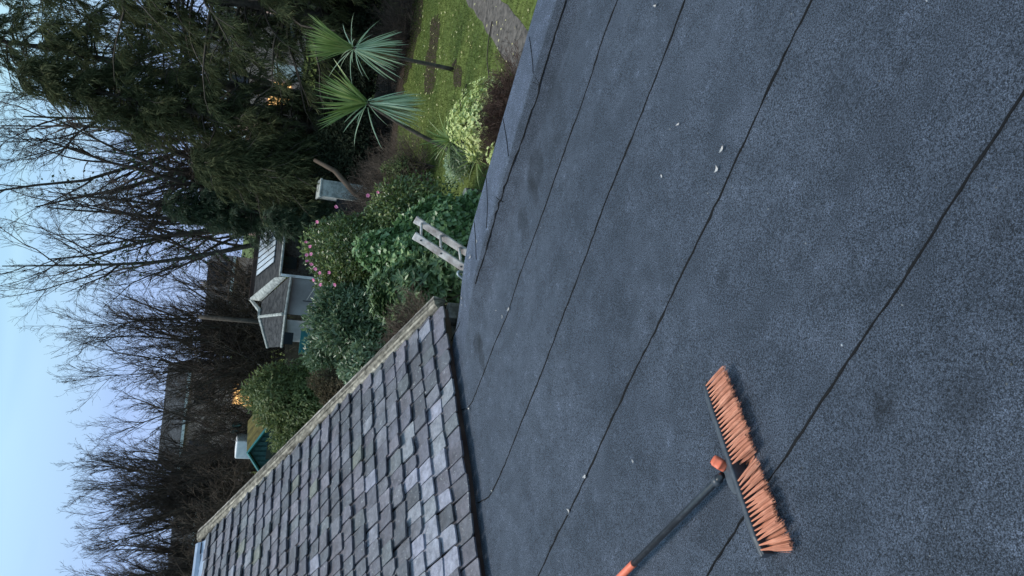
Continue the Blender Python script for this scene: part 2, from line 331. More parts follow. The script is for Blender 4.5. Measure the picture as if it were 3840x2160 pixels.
blob_sheet('soil_patch', S_([(1140, 165), (1165, 170), (1160, 215), (1140, 212)]), .005, M['soil'], .08, 5)
blob_sheet('soil_border', [(-1.5, 13.2), (.9, 14.6), (1.6, 16.6), (1.9, 18), (2.6, 23.4), (5.4, 24.2), (7.3, 22.2), (12, 22.6), (16, 30), (-6, 30)], .004, M['soil'], .12, 10)

# ------------------------------------------------------------------ flat felt roof of the house extension
RZ = 2.8
ext = thing('house_extension', (0, 1.2, 0), 'low house extension under a flat roof of blue grey mineral felt', 'building')
def wsn(s, n, z): return np.array([s*es[0] + n*en[0], s*es[1] + n*en[1], z])
def n_out(s): return np.interp(s, [-3.6, -3.14, -2.95, -2.70, -2.45, -2.2, -1.6, 6], [4.05, 4.18, 4.20, 4.22, 4.23, 4.255, 4.27, 4.27])
def kerb_k(s):
    t = np.clip((s + 3.15) / .8, 0, 1); return t*t*(3-2*t)
ss = np.arange(-4.3, 5.01, .03); nn0 = np.r_[np.arange(-1.29, 3.7, .03), np.linspace(3.7, 4.27, 48)]
Sg, Ng = np.meshgrid(ss, nn0)
Nout = n_out(Sg); Ng2 = np.where(Ng > 3.7, 3.7 + (Ng - 3.7) * (Nout - 3.7) / .57, Ng)
d = Nout - Ng2
H = kerb_k(Sg) * np.interp(d, [0, .012, .03, .30, .315, .33, .42, .45, 20], [.074, .084, .087, .084, .081, .072, .010, 0, 0])
def vnoise(x, y, f, seed):
    r_ = np.random.default_rng(seed); o = 0
    for k in range(5):
        a = r_.uniform(0, 6.28); o = o + np.sin((x*np.cos(a) + y*np.sin(a))*f*(1+.35*k) + r_.uniform(0, 6.28))
    return o / 5
Hb = .005*vnoise(Sg, Ng2, 2.1, 3) + .0022*vnoise(Sg, Ng2, 7.5, 4)
SE = {2: [(2400, -250), (2317, 0), (2257, 157), (2213, 300), (2122, 557), (2026, 826), (1948, 1035), (1900, 1187), (1774, 1500), (1757, 1530), (1730, 1537)],
      3: [(2690, -300), (2570, 0), (2470, 261), (2365, 530), (2261, 783), (2157, 1070), (2026, 1413), (1900, 1726), (1848, 1843), (1830, 1868), (1792, 1885)],
      4: [(3190, -300), (3043, 0), (2826, 461), (2626, 887), (2448, 1260), (2383, 1387), (2200, 1783), (2017, 2160), (1900, 2400)],
      5: [(4300, -300), (3840, 352), (3539, 809), (3248, 1260), (2983, 1656), (2652, 2160), (2400, 2520)],
      1: [(2122, 0), (2078, 130), (2017, 365), (1965, 500), (1917, 648), (1878, 757), (1835, 896), (1795, 1030), (1785, 1065)]}
seam_n = {5: 1.24, 4: 2.05, 3: 2.775, 2: 3.41}
lap = np.zeros_like(Sg)
for k, n_ in seam_n.items():       # each strip laps 3 mm over the next one
    lap += .003*np.clip((Ng2 - n_ + .004)/.03, 0, 1)*np.clip(1 - (Ng2 - n_)/.5, 0, 1)
Zg = RZ + H + Hb*np.clip(d/.4, 0.2, 1) + lap - .006*np.clip(1 - np.abs(d - .9)/.6, 0, 1)
tone = np.ones(Sg.shape)
Xw = Sg*es[0] + Ng2*en[0]; Yw = Sg*es[1] + Ng2*en[1]
def stain(px, r, k, ax=1.0, rot=0):
    global tone
    c = AtZ(*px, RZ); dx, dy = Xw - c[0], Yw - c[1]; ca, sa = math.cos(rot), math.sin(rot)
    a, b = dx*ca + dy*sa, (-dx*sa + dy*ca)*ax
    q = np.hypot(a, b)/r + .30*vnoise(Xw, Yw, 22, int(px[0])) + .15*vnoise(Xw, Yw, 60, int(px[1]))
    tone *= 1 - (1-k)*np.clip((1.05 - q)/.18, 0, 1)
for a in [((2010, 640), .13, .58), ((2000, 720), .11, .58, 2.5, .9), ((1960, 840), .12, .68, 2, .9), ((1805, 1330), .14, .52, 3.2, .7), ((1790, 1290), .07, .55), ((2090, 420), .3, .84, 3, .6), ((2310, 1490), .05, .75), ((3310, 1525), .035, .5), ((3620, 1500), .06, .8), ((3380, 260), .03, .6),
          ((3320, 400), .05, .78), ((3100, 1090), .07, .85, 2), ((2735, 1945), .05, .75), ((2700, 1045), .03, .7), ((3755, 845), .03, .6), ((2060, 600), .2, .86, 1.6, .4), ((2300, 1180), .2, .9, 2, 1), ((3500, 1780), .09, .82), ((3560, 2050), .08, .84), ((2450, 1190), .04, .75)]: stain(*a)
tone *= np.where((d > .315) & (d < .45), 1 - .16*kerb_k(Sg), 1.0) * np.where(d <= .315, 1 + .34*kerb_k(Sg), 1.0)  # skylight put into the colour: kerb top lighter and bluer, viewer-facing fillet darker
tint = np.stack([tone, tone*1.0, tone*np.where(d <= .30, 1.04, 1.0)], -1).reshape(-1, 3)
V = np.stack([Xw, Yw, Zg], -1).reshape(-1, 3); ns = len(ss)
J, I = np.meshgrid(np.arange(len(nn0)-1), np.arange(ns-1), indexing='ij')
Q = np.stack([J*ns+I, J*ns+I+1, (J+1)*ns+I+1, (J+1)*ns+I], -1).reshape(-1, 4)
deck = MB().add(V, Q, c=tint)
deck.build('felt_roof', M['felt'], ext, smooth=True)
# dark bitumen beads squeezed from the laps
def deck_z(x, y):
    s, n = x*es[0] + y*es[1], x*en[0] + y*en[1]
    i = int(np.clip(round((s + 4.3)/.03), 0, ns-1)); j = int(np.argmin(np.abs(Ng2[:, i] - n)))
    return Zg[j, i]
def on_deck(x, y):
    z = RZ
    for _ in range(8): p = AtZ(x, y, z); z = .5*z + .5*deck_z(p[0], p[1])
    return AtZ(x, y, z)
def bead(pts, w, name='felt_seam', zs=None, lift=.0035):
    P = np.array([on_deck(x, y)[:2] for x, y in pts]); seg = np.linalg.norm(np.diff(P, axis=0), axis=1); T = np.r_[0, np.cumsum(seg)]; m = max(int(T[-1]/.035), 3); tt = np.linspace(0, T[-1], m)
    x, y = np.interp(tt, T, P[:, 0]), np.interp(tt, T, P[:, 1]); jx = rng.normal(0, .0016, m); jx = jx + .002*np.sin(tt*9 + rng.uniform(0, 6))
    g = nrm(np.stack([np.gradient(x), np.gradient(y)], -1)); nv = np.stack([-g[:, 1], g[:, 0]], -1)
    x += nv[:, 0]*jx; y += nv[:, 1]*jx; ww = w*np.clip(1 + rng.normal(0, .28, m), .35, 1.7)
    z = np.array([deck_z(a, b) for a, b in zip(x, y)]) + lift*.55
    pr = []
    for off, zz in ((-.5, -.004), (-.25, lift*.5), (.25, lift*.5), (.5, -.004)):
        pr.append(np.stack([x + nv[:, 0]*ww*off, y + nv[:, 1]*ww*off, z + zz], -1))
    V = np.stack(pr, 1).reshape(-1, 3); Qs = [(4*i+k, 4*i+k+1, 4*i+4+k+1, 4*i+4+k) for i in range(m-1) for k in range(3)]
    return MB().add(V, Qs).build(name, M['bitumen'], ext, smooth=True)
for k, w in ((1, .006), (2, .008), (3, .009), (4, .011), (5, .009)): bead(SE[k], w, lift=.007 if k == 1 else .0035)
for pts in ([(1987, 138), (1998, 230), (2025, 325)], [(1891, 435), (1899, 510), (1910, 584)], [(1830, 650), (1829, 760), (1826, 856)], [(1784, 815), (1785, 900), (1787, 974)]):
    bead(pts, .005)
bead([(1728, 1205), (1706, 1248), (1692, 1282)], .007)
for pts in ([(2000, 305), (2025, 322)], [(1862, 738), (1885, 756)]):
    bead(pts, .007)
# edge trim below the kerb, walls
tr = MB(); sN = np.arange(-3.6, 5.01, .1); no_ = n_out(sN)
top = np.array([wsn(s, n, RZ + .070*kerb_k(s) - .002) for s, n in zip(sN, no_)]); low = np.array([wsn(s, n + .012, RZ - .16) for s, n in zip(sN, no_)])
m_ = len(sN); tr.add(np.vstack([top, low]), [(i, m_+i, m_+i+1, i+1) for i in range(m_-1)])
tr.build('roof_edge_trim', M['felt'], ext)
wl = MB()
wl.prism([wsn(-3.1, -1.29, 0), wsn(4.9, -1.29, 0), wsn(4.9, 4.12, 0), wsn(-2.9, 4.05, 0)], (0, 0, RZ - .10))
wl.build('wall', M['render'], ext)

# ------------------------------------------------------------------ slate roofed outbuilding on the left
EA = np.array([-.192, 5.46, 2.828]); ed = nrm(np.array([-1.27, -1.30, 0.])); up_h = np.array([ed[1], -ed[0], 0]) 
if up_h[0] > 0: up_h = -up_h
RUN, RISE = 3.73, 1.49; SL = math.hypot(RUN, RISE); upv = (up_h*RUN + np.array([0, 0, RISE]))/SL; nv = nrm(np.cross(ed, upv)); nv = nv if nv[2] > 0 else -nv
outb = thing('slate_outbuilding', (EA[0], EA[1], 0), 'old outbuilding with a sloping roof of purple grey slates and timber edge', 'building')
slates = MB(); NC = 25; g_ = (SL - .03)/NC; LEN = 4.6
r2 = np.random.default_rng(5)
# irregular widths; nearly all of one tone family, a few paler replacement slates
pal = np.array([(.104, .102, .128), (.120, .113, .140), (.095, .099, .118), (.136, .136, .160), (.116, .124, .136), (.144, .134, .160), (.082, .083, .100)])
new = np.array([(.22, .225, .27), (.20, .21, .235), (.25, .25, .31), (.205, .21, .24)])
for c in range(NC + 1):
    x = -.0 + (0 if c % 2 == 0 else -.07) + r2.uniform(-.02, .02)
    while x < LEN:
        w = r2.uniform(.105, .148); x1 = x + w
        if x1 > .02:
            xa = max(x, .0) + .0045; xb = x1 - .0045
            y0 = c*g_ - .025 + r2.normal(0, .004); y1 = min(y0 + g_*1.7, SL + .005); th = r2.uniform(.010, .017); lift = .014 + r2.uniform(-.001, .008)
            rt = r2.normal(0, .014); d0, d1 = r2.normal(0, .005, 2)
            ch0, ch1 = (r2.uniform(0, .035) if r2.random() < .3 else .004), (r2.uniform(0, .035) if r2.random() < .3 else .004)
            loc = [(xa, y0 + ch0 + d0), (xa + ch0*.7, y0 + d0), (xb - ch1*.7, y0 + d1), (xb, y0 + ch1 + d1), (xb - rt*.6, y1), (xa - rt*.6, y1)]
            def to3(a, b, h):
                t = (b - y0)/max(y1 - y0, .01); return EA + ed*a + upv*b + nv*(h + lift*2.0*(1 - t) + .002)
            hb = [th]*6; P = np.array([to3(a, b, 0) for a, b in loc] + [to3(a, b, th) for a, b in loc])
            Qs = [(i, (i+1) % 6, 6+(i+1) % 6, 6+i) for i in range(6)] + [(6, 7, 8, 9), (6, 9, 10, 11), (0, 3, 2, 1), (0, 5, 4, 3)]
            col = pal[r2.integers(len(pal))]*r2.uniform(.62, 1.05)
            if c in (1, 2, 3) and .75 < x < 2.6 and r2.random() < .62: col = new[r2.integers(4)]
            elif c == 0 and .3 < x < .9 and r2.random() < .6: col = new[r2.integers(4)]*.95
            elif r2.random() < .045: col = new[r2.integers(4)]*.85
            elif r2.random() < .03: col = np.array([.13, .135, .115])
            slates.add(P, Qs, c=col)
        x = x1
slates.build('slate_roof', M['slate'], outb)
und = MB(); und.prism([EA + nv*-.004 + upv*.02, EA + ed*LEN + nv*-.004 + upv*.02, EA + ed*LEN + upv*SL + nv*-.004, EA + upv*SL + nv*-.004], nv*-.05)
back = EA + upv*SL; bh = np.array([up_h[0]*RUN, up_h[1]*RUN, -RISE])
und.prism([back + nv*-.004, back + ed*LEN + nv*-.004, back + ed*LEN + bh, back + bh], (0, 0, -.06))
und.build('roof_boarding', M['brownboard'], outb)
# weathered verge timber: irregular strip standing proud of the slate edge
vb = MB(); K = 90; tt = np.linspace(.03, SL + .035, K); prof = [(-.105, -.05), (-.105, .045), (-.096, .066), (-.080, .070), (-.064, .074), (-.048, .070), (-.034, .066), (-.020, .068), (-.004, .060), (.012, .046), (.016, .010)]
rows, tn = [], []; np_ = len(prof); lane = r2.uniform(.30, 1.25, np_); jag = np.cumsum(r2.normal(0, .0011, (K, np_)), 0); jag -= np.linspace(0, 1, K)[:, None]*jag[-1]; jag *= .6
crack = r2.uniform(0, 6.28, np_)
for i, t in enumerate(tt):
    q = EA + upv*t
    for k, (a_, h_) in enumerate(prof):
        ex = (.02*max(0, .25 - (SL - t))*(1 if k > 4 else -1.5)) if t > SL - .25 else 0
        rows.append(q + ed*(a_ + jag[i, k]*.5 + ex) + nv*(h_ + jag[i, k]*.7 + r2.normal(0, .0012)))
        w_ = lane[k]*(.75 + .45*math.sin(t*3.1 + crack[k]) + r2.normal(0, .14)); w_ = max(.14, min(w_, 1.7)); tn.append([w_, w_*.96, w_*(.92 if k < 5 else .85)])
fs_ = [(np_*i+k, np_*i+k+1, np_*(i+1)+k+1, np_*(i+1)+k) for i in range(K-1) for k in range(np_-1)]
ends = [(0, k, k+1) for k in range(1, np_-1)] + [(np_*(K-1), np_*(K-1)+k+1, np_*(K-1)+k) for k in range(1, np_-1)]
vb.add(rows, fs_, ends, c=np.array(tn))
M['verge'] = material('weathered_verge_timber', (.15, .138, .125), (.46, .42, .38), rough=.9, spec=.1, scale=22, detail=6, bump=.8, bscale=40, bdist=.006, attr=True)
vb.build('verge_timber', M['verge'], outb)
ld = MB(); A_ = EA + upv*(SL - .135)
for k in range(3):
    a0, a1 = .05 + k*1.45, .05 + (k+1)*1.45 + .06; h = .030 + .004*(k % 2)
    pr = [nv*h, upv*.05 + nv*(h + .004), upv*.085 + nv*(h + .014), upv*.115 + nv*(h + .042), upv*.15 + nv*(h + .050), upv*.19 + nv*(h + .03), upv*.21 + nv*(h - .03)]
    P0 = np.array([A_ + ed*a0 + p for p in pr]); P1 = np.array([A_ + ed*a1 + p for p in pr]); n = len(pr)
    ld.add(np.vstack([P0, P1]), [(i, i+1, n+i+1, n+i) for i in range(n-1)])
ld.build('ridge_flashing', M['lead'], outb)
gw = MB(); ins = .07
b0 = EA + up_h*.10 + ed*ins; zb_ = EA[2]; b0[2] = 0; k_ = RISE/RUN
Hh = lambda t: np.array([0, 0, zb_ - .09 + k_*t])
gv = [b0, b0 + up_h*(RUN*2 - .2), b0 + up_h*(RUN*2 - .2) + Hh(.1), b0 + up_h*(RUN - .1) + Hh(RUN), b0 + Hh(.1)]
gw.prism(gv, ed*(LEN - .1)); gw.build('wall', M['brick_dark'], outb)
gt = MB(); gt.box(EA + ed*.02 + up_h*.06 + np.array([0, 0, -.10]), (.16, .10, .13), Matrix.Rotation(math.atan2(ed[1], ed[0]), 3, 'Z')); bevel(gt.build('eave_block', M['brick_dark'], outb), .012)
#==PLANTS==
# ------------------------------------------------------------------ growing helpers
def rand_dirs(n, r): return nrm(r.normal(size=(n, 3)))
def grow(r, P, D, Ln, Rd, nseg, wig, up, upv=np.array([0, 0, 1.])):
    B = len(P); pts = np.empty((B, nseg+1, 3)); pts[:, 0] = P; d = nrm(D); st = (Ln/nseg)[:, None]
    for k in range(nseg):
        d = nrm(d + r.normal(0, wig, (B, 3)) + up*upv); pts[:, k+1] = pts[:, k] + d*st
    rad = Rd[:, None]*(1 - np.linspace(0, 1, nseg+1)[None]*.86)
    return pts, rad
def spawn(r, pts, rad, nch, t0, t1, ang, ratio, Ln, pw=1.0):
    B, n, _ = pts.shape; m = n-1
    t = t0 + (t1-t0)*r.random((B, nch))**pw; f = t*m; i = np.minimum(f.astype(int), m-1); fr = (f-i)[..., None]
    b = np.arange(B)[:, None]; a, c = pts[b, i], pts[b, i+1]; p = a + (c-a)*fr; d = nrm(c-a)
    q = nrm(np.cross(d, r.normal(size=d.shape))); th = np.radians(r.normal(ang, ang*.28, (B, nch)))[..., None]
    nd = d*np.cos(th) + q*np.sin(th); L2 = Ln[:, None]*ratio*(1 - .55*t)*r.uniform(.6, 1.25, (B, nch))
    R2 = rad[b, i]*.62
    return p.reshape(-1, 3), nd.reshape(-1, 3), L2.ravel(), R2.ravel()
def tree_mesh(r, base, starts, levels):
    """starts: (P, D, L, R); levels: list of dicts. Returns the list of (pts, rad, sides)."""
    out_ = []; P, D, Ln, Rd = starts
    for k, lv in enumerate(levels):
        pts, rad = grow(r, P, D, Ln, Rd, lv['n'], lv['wig'], lv['up']); rad = np.maximum(rad, lv.get('rmin', .004)); out_.append((pts, rad, lv['s']))
        if 'ch' in lv: P, D, Ln, Rd = spawn(r, pts, rad, lv['ch'], lv['t0'], 1.0, lv['ang'], lv['ratio'], Ln, lv.get('pw', 1.0))
    return out_
def bare_tree(x, y, z, starts, levels, label, seed, group='bare winter trees behind the garden', mt=None, split=1, ivy=None):
    r = np.random.default_rng(seed); t = thing('bare_tree', (x, y, z), label, 'tree', group)
    P, D, Ln, Rd = starts(r); P = P + np.array([x, y, z])
    res = tree_mesh(r, None, (P, nrm(D), Ln, Rd), levels)
    a, b = MB(), MB()
    for k, (p, q, s_) in enumerate(res): (a if k < split else b).tubes(p, q, s_, cap=False)
    a.build('trunk', M['bark'], t, smooth=True); b.build('crown', mt or M['twig'], t)
    if ivy:
        pts = res[0][0]; lv = MB(); n = ivy
        bi = r.integers(len(pts), size=n); f = r.random(n)*(pts.shape[1]-1.01)*.8; i = f.astype(int); p = pts[bi, i] + (pts[bi, i+1]-pts[bi, i])*(f-i)[:, None] + r.normal(0, .28, (n, 3))
        lv.leaves(p, rand_dirs(n, r) + [0, 0, -.6], rand_dirs(n, r), r.uniform(.10, .2, n), r.uniform(.06, .12, n)); lv.build('ivy', M['holly'], t)
    return t

# ------------------------------------------------------------------ bare trees
def fan(n, spread, L_, R_, sx=1.0, base=.5, lean=0.0):
    def f(r):
        a = r.uniform(0, 2*np.pi, n); th = np.radians(spread)*np.sqrt(r.random(n)); D = np.stack([np.sin(th)*np.cos(a)*sx + lean, np.sin(th)*np.sin(a)*.7, np.cos(th)], -1)
        P = np.stack([r.normal(0, base, n), r.normal(0, base*.7, n), r.uniform(0, .4, n)], -1); P[0] = 0
        return P, D, L_*r.uniform(.72, 1.05, n)*(1 - .25*(th/np.radians(spread))**2), R_*r.uniform(.6, 1.1, n)
    return f
LV_FAN = [dict(n=10, wig=.065, up=.0, s=6, ch=19, t0=.2, ang=31, ratio=.36), dict(n=7, wig=.12, up=.05, s=4, ch=9, t0=.12, ang=36, ratio=.46, rmin=.008),
          dict(n=5, wig=.17, up=.05, s=3, ch=4, t0=.15, ang=40, ratio=.55, rmin=.005), dict(n=4, wig=.2, up=.02, s=3, rmin=.0038)]
bare_tree(-4.1, 40, .6, fan(38, 33, 10.8, .085, 1.15, 1.0), LV_FAN, 'wide fan shaped bare tree rising right behind the grey rendered bungalow', 21)
bare_tree(-8.2, 42, .8, fan(12, 27, 7.2, .07, 1.1, .7, -.10), LV_FAN, 'smaller bare tree leaning out beside the wide fan shaped one, above the round green shrub', 22)
LV_WIL = [dict(n=9, wig=.05, up=.05, s=5, ch=22, t0=.2, ang=26, ratio=.34), dict(n=5, wig=.09, up=.08, s=3, ch=11, t0=.12, ang=29, ratio=.50, rmin=.008), dict(n=4, wig=.14, up=.08, s=3, ch=4, t0=.2, ang=30, ratio=.6, rmin=.005), dict(n=3, wig=.14, up=.05, s=3, rmin=.0036)]
bare_tree(-11.0, 45, .9, fan(16, 30, 6.8, .07, 1.1, .9), LV_FAN, 'low bare tree in front of the brick house with white windows', 26)
bare_tree(-13.3, 47, 1.0, fan(36, 27, 10.2, .11, 1.05, 1.0), LV_WIL, 'bare feathery tree with upright twigs behind the green shed', 23, mt=M['twig'])
bare_tree(-19.2, 49, 1.1, fan(36, 27, 9.6, .11, 1.05, 1.0), LV_WIL, 'bare feathery tree above the ridge of the slate roof, leftmost on the skyline', 24, mt=M['twig'])
bare_tree(-23.5, 50, 1.1, fan(22, 25, 9.6, .11, 1.05, .9), LV_WIL, 'bare feathery tree at the far left end of the skyline, half outside the picture', 25, mt=M['twig'])
LV_BIG = [dict(n=10, wig=.07, up=.02, s=7, ch=11, t0=.25, ang=31, ratio=.50), dict(n=7, wig=.11, up=.03, s=5, ch=9, t0=.2, ang=34, ratio=.52), dict(n=5, wig=.14, up=.02, s=3, ch=6, t0=.2, ang=36, ratio=.52, rmin=.006), dict(n=4, wig=.16, up=.0, s=3, ch=3, t0=.2, ang=36, ratio=.55, rmin=.0042), dict(n=3, wig=.16, up=-.02, s=3, rmin=.0034)]
def big(dirs, L_, R_):
    def f(r):
        D = np.array(dirs, float); n = len(D); return r.normal(0, .12, (n, 3))*[1, 1, 0], D, L_*r.uniform(.85, 1.1, n), R_*r.uniform(.75, 1.1, n)
    return f
bare_tree(1.75, 33, .2, big([(-.06, .1, 1), (.06, -.1, 1), (-.16, 0, 1), (.20, .1, 1), (-.25, -.1, 1), (.02, .2, 1.), (.34, 0, 1)], 11.5, .17), LV_BIG, 'tall bare tree with several thick stems beyond the green clad trees', 31, split=1, ivy=2600)
bare_tree(7.5, 38, .4, big([(-.42, 0, 1), (-.62, .1, .9), (-.2, .1, 1), (-.50, -.2, 1), (0, .1, 1), (.3, 0, 1)], 15.5, .20), LV_BIG, 'great bare tree with branches sweeping to the left behind the street lamp', 32, split=1, ivy=1200)
bare_tree(14, 42, .5, big([(-.3, 0, 1), (-.1, .1, 1), (.2, .1, 1), (-.5, -.2, 1)], 15, .2), LV_BIG[:4], 'bare tree at the right edge seen through gaps between the conifers', 33, split=1, ivy=900)
# brown tangle of bare bushes below the trees
def thicket(x, y, z, w, h, label, seed, n=80):
    r = np.random.default_rng(seed); t = thing('bare_thicket', (x, y, z), label, 'bush', 'bare thickets under the trees')
    P = np.stack([x + r.uniform(-w, w, n), y + r.uniform(-.8, .8, n), np.full(n, z)], -1); D = np.stack([r.normal(0, .4, n), r.normal(0, .35, n), np.ones(n)], -1)
    res = tree_mesh(r, None, (P, nrm(D), h*r.uniform(.55, 1.05, n), np.full(n, .025)), [dict(n=7, wig=.12, up=.0, s=4, ch=9, t0=.1, ang=45, ratio=.5), dict(n=5, wig=.2, up=-.02, s=3, ch=7, t0=.1, ang=45, ratio=.5, rmin=.009), dict(n=3, wig=.2, up=-.02, s=3, rmin=.0075)])
    b = MB()
    for p, q, s_ in res: b.tubes(p, q, s_, cap=False)
    b.build('stems', M['twig_pale'], t); return t
thicket(-4.2, 39, .6, 2.6, 5.6, 'dense brown thicket of bare stems at the foot of the wide fan shaped tree', 41)
thicket(-8.6, 43, .8, 2.4, 3.6, 'brown thicket of bare stems beyond the round green shrub, in front of the brick terrace', 42, 34)
thicket(-14.8, 44, .9, 2.6, 5.6, 'brown thicket of bare stems left of the green shed', 43, 80)
thicket(-20.6, 46, 1.0, 3.6, 5.6, 'brown thicket of bare stems just above the ridge of the slate roof', 44, 90)
thicket(.9, 34, .1, 1.8, 4.6, 'bare thicket around the foot of the tall many stemmed tree', 45, 70)

# ------------------------------------------------------------------ conifers with hanging feathery sprays
def conifer(x, y, H, Rr, z0, label, seed, nb=150, ns=20, mt='conifer', lean=0.0, name='conifer_tree', group='tall dark evergreens behind the lawn', droop=.22, spl=.55, keep=None):
    r = np.random.default_rng(seed); t = thing(name, (x, y, 0), label, 'tree', group)
    tk = MB(); hh = np.linspace(0, H*.93, 12); tx = x + lean*(hh/H)**1.3*H + .1*np.sin(hh*.7); tp = np.stack([tx, y + .1*np.cos(hh*.5), hh - .05], -1)
    tk.tubes(tp, np.linspace(.20, .03, 12)*max(H/13, .5), 8)
    f = z0/H + (1 - z0/H)*r.random(nb)**.9; h = f*H*.95; az = r.uniform(0, 2*np.pi, nb); rel = (f - z0/H)/(1 - z0/H)
    Lb = Rr*(1 - rel**1.6*.85)*r.uniform(.45, 1.12, nb); P = np.stack([np.interp(h, hh, tx), np.full(nb, y), h], -1)
    D = np.stack([np.cos(az), np.sin(az), r.uniform(-.1, .5, nb)], -1)
    pts, rad = grow(r, P, D, Lb, .012 + .012*Lb, 9, .09, -.085*droop/.22); tk.tubes(pts, rad, 4, cap=False)
    tk.build('trunk', M['bark'], t, smooth=True)
    # side branchlets, then sprays
    B = nb; tt = .22 + .78*r.random((B, ns)); ff = tt*8.999; i = ff.astype(int); b_ = np.arange(B)[:, None]
    p = pts[b_, i] + (pts[b_, i+1] - pts[b_, i])*(ff - i)[..., None]; d = nrm(pts[b_, i+1] - pts[b_, i]); side = nrm(np.cross(d, [0, 0, 1.]))
    sg = np.where(r.random((B, ns, 1)) < .5, -1, 1); dirs = d*r.uniform(.3, 1, (B, ns, 1)) + side*sg*r.uniform(.1, .9, (B, ns, 1)) + r.normal(0, .15, (B, ns, 3)) + [0, 0, -.25]
    p = p.reshape(-1, 3); dirs = nrm(dirs.reshape(-1, 3)); Ls = spl*r.uniform(.55, 1.35, len(p))
    if keep is not None: k = keep(p, r); p, dirs, Ls = p[k], dirs[k], Ls[k]
    sp, srd = grow(r, p, dirs, Ls, np.full(len(p), .008), 5, .10, -droop)
    fol = MB(); fol.tubes(sp, srd, 3, cap=False)
    nf = 15; t2 = r.random((len(p), nf)); f2 = t2*4.999; i2 = f2.astype(int); bb = np.arange(len(p))[:, None]
    q = sp[bb, i2] + (sp[bb, i2+1] - sp[bb, i2])*(f2 - i2)[..., None]; dq = nrm(sp[bb, i2+1] - sp[bb, i2]); lat = nrm(np.cross(dq, r.normal(size=dq.shape)))
    fd = nrm(dq + lat*r.uniform(.25, .85, (len(p), nf, 1)) + [0, 0, -.12]); m = len(p)*nf
    ln = r.uniform(.13, .30, m)*(spl/.55); fol.leaves(q.reshape(-1, 3), fd.reshape(-1, 3), rand_dirs(m, r), ln, ln*r.uniform(.07, .12, m), fold=.1, mid=.4)
    fol.build('foliage', M[mt], t); return t
conifer(8.0, 25.5, 16.5, 4.0, 2.2, 'tall conifer hanging over the right end of the lawn, nearest the stone path', 51, 300, 22)
conifer(12.5, 28, 17, 4.6, 1.8, 'tall conifer at the right edge of the picture behind the path', 52, 230, 20)
conifer(4.9, 28.5, 12.2, 2.7, 2.4, 'dark conifer behind the two cordyline palms', 53, 210, 20)
conifer(6.6, 31.5, 16.5, 3.6, 4.5, 'conifer standing back between the street lamp and the tall one at the lawn end', 56, 170, 18)
conifer(3.0, 27.2, 6.6, 2.0, 2.9, 'lower drooping conifer right of the many stemmed bare tree', 54, 150, 18, droop=.3)
conifer(1.75, 30.4, 7.4, 1.7, 1.6, 'ivy clad evergreen just right of the glazed bungalow roof', 55, 190, 22, mt='holly', droop=.12, spl=.4, name='evergreen_tree')
conifer(1.35, 26.8, 3.9, 1.0, 1.4, 'small dark evergreen beside the bungalow behind the flowering camellia', 57, 90, 18, mt='holly', droop=.12, spl=.34, name='evergreen_tree')
conifer(9.6, 24.0, 6.5, 2.6, 1.8, 'low conifer with trailing boughs behind the right hand palm', 58, 170, 18, droop=.3)

# ------------------------------------------------------------------ shrubs
def ell_points(r, n, c, rad, shell=.55, top_only=True):
    d = rand_dirs(n, r); 
    if top_only: d[:, 2] = np.where(d[:, 2] < -.35, -d[:, 2], d[:, 2])
    k = shell + (1-shell)*r.random(n)**.6; wob = 1 + .10*np.sin(d[:, 0]*5 + c[0]*3) + .10*np.sin(d[:, 1]*6 + 1.3) + .08*np.sin(d[:, 2]*7 + c[1])
    return np.asarray(c) + d*np.asarray(rad)*(k*wob)[:, None], d
def bush(name, c, label, cat, parts, mt, seed, stem=M['twig'], group=None, nstem=26, ln=(.06, .10), asp=.45, droop=.3, rosette=0, fold=.12):
    r = np.random.default_rng(seed); c = np.array(c, float); t = thing(name, (c[0], c[1], 0), label, cat, group); fol = MB()
    allp = []
    for (ox, oy, oz, rx, ry, rz, n) in parts:
        if rosette:
            p0, d0 = ell_points(r, n//rosette, c + [ox, oy, oz], (rx, ry, rz)); p = np.repeat(p0, rosette, 0); ax = nrm(np.repeat(d0, rosette, 0) + [0, 0, .5]); m = len(p)
            lat = nrm(np.cross(ax, rand_dirs(m, r))); D = ax*r.uniform(.1, .6, (m, 1)) + lat; Nn = ax
        else:
            p, d = ell_points(r, n, c + [ox, oy, oz], (rx, ry, rz)); m = n; D = d*.55 + r.normal(0, .55, (m, 3)) + [0, 0, -droop]; Nn = d + r.normal(0, .45, (m, 3)) + [0, 0, .35]
        allp.append(p); l = r.uniform(ln[0], ln[1], m)
        fol.leaves(p, D, Nn, l, l*asp*r.uniform(.8, 1.2, m), fold=fold)
    ap = np.vstack(allp); k = r.integers(len(ap), size=nstem); e = ap[k]; b = np.stack([c[0] + r.normal(0, .18, nstem), c[1] + r.normal(0, .18, nstem), np.full(nstem, 0.)], -1)
    s = np.linspace(0, 1, 7)[None, :, None]; mid = (b + e)/2*[1, 1, .9] + r.normal(0, .12, (nstem, 3)) + (e - b)*[[-.15, -.15, .12]]
    pts = (1-s)**2*b[:, None] + 2*s*(1-s)*mid[:, None] + s**2*e[:, None]
    st = MB().tubes(pts, np.linspace(.022, .006, 7)[None].repeat(nstem, 0), 5, cap=False); st.build('stems', stem, t, smooth=True)
    fol.build('foliage', M[mt], t); return t
cam_b = bush('camellia_bush', (.35, 14.2, 0), 'big glossy camellia bush dotted with pink flowers behind the ladder', 'bush',
     [(-.15, .5, 1.75, 1.05, .9, 1.25, 15000), (.75, .2, 1.15, .75, .8, .95, 8000), (-.75, .7, 1.7, .65, .7, 1.0, 7000), (.3, .1, .75, 1.1, .8, .85, 6000)], 'camellia', 61, ln=(.055, .10), asp=.46)
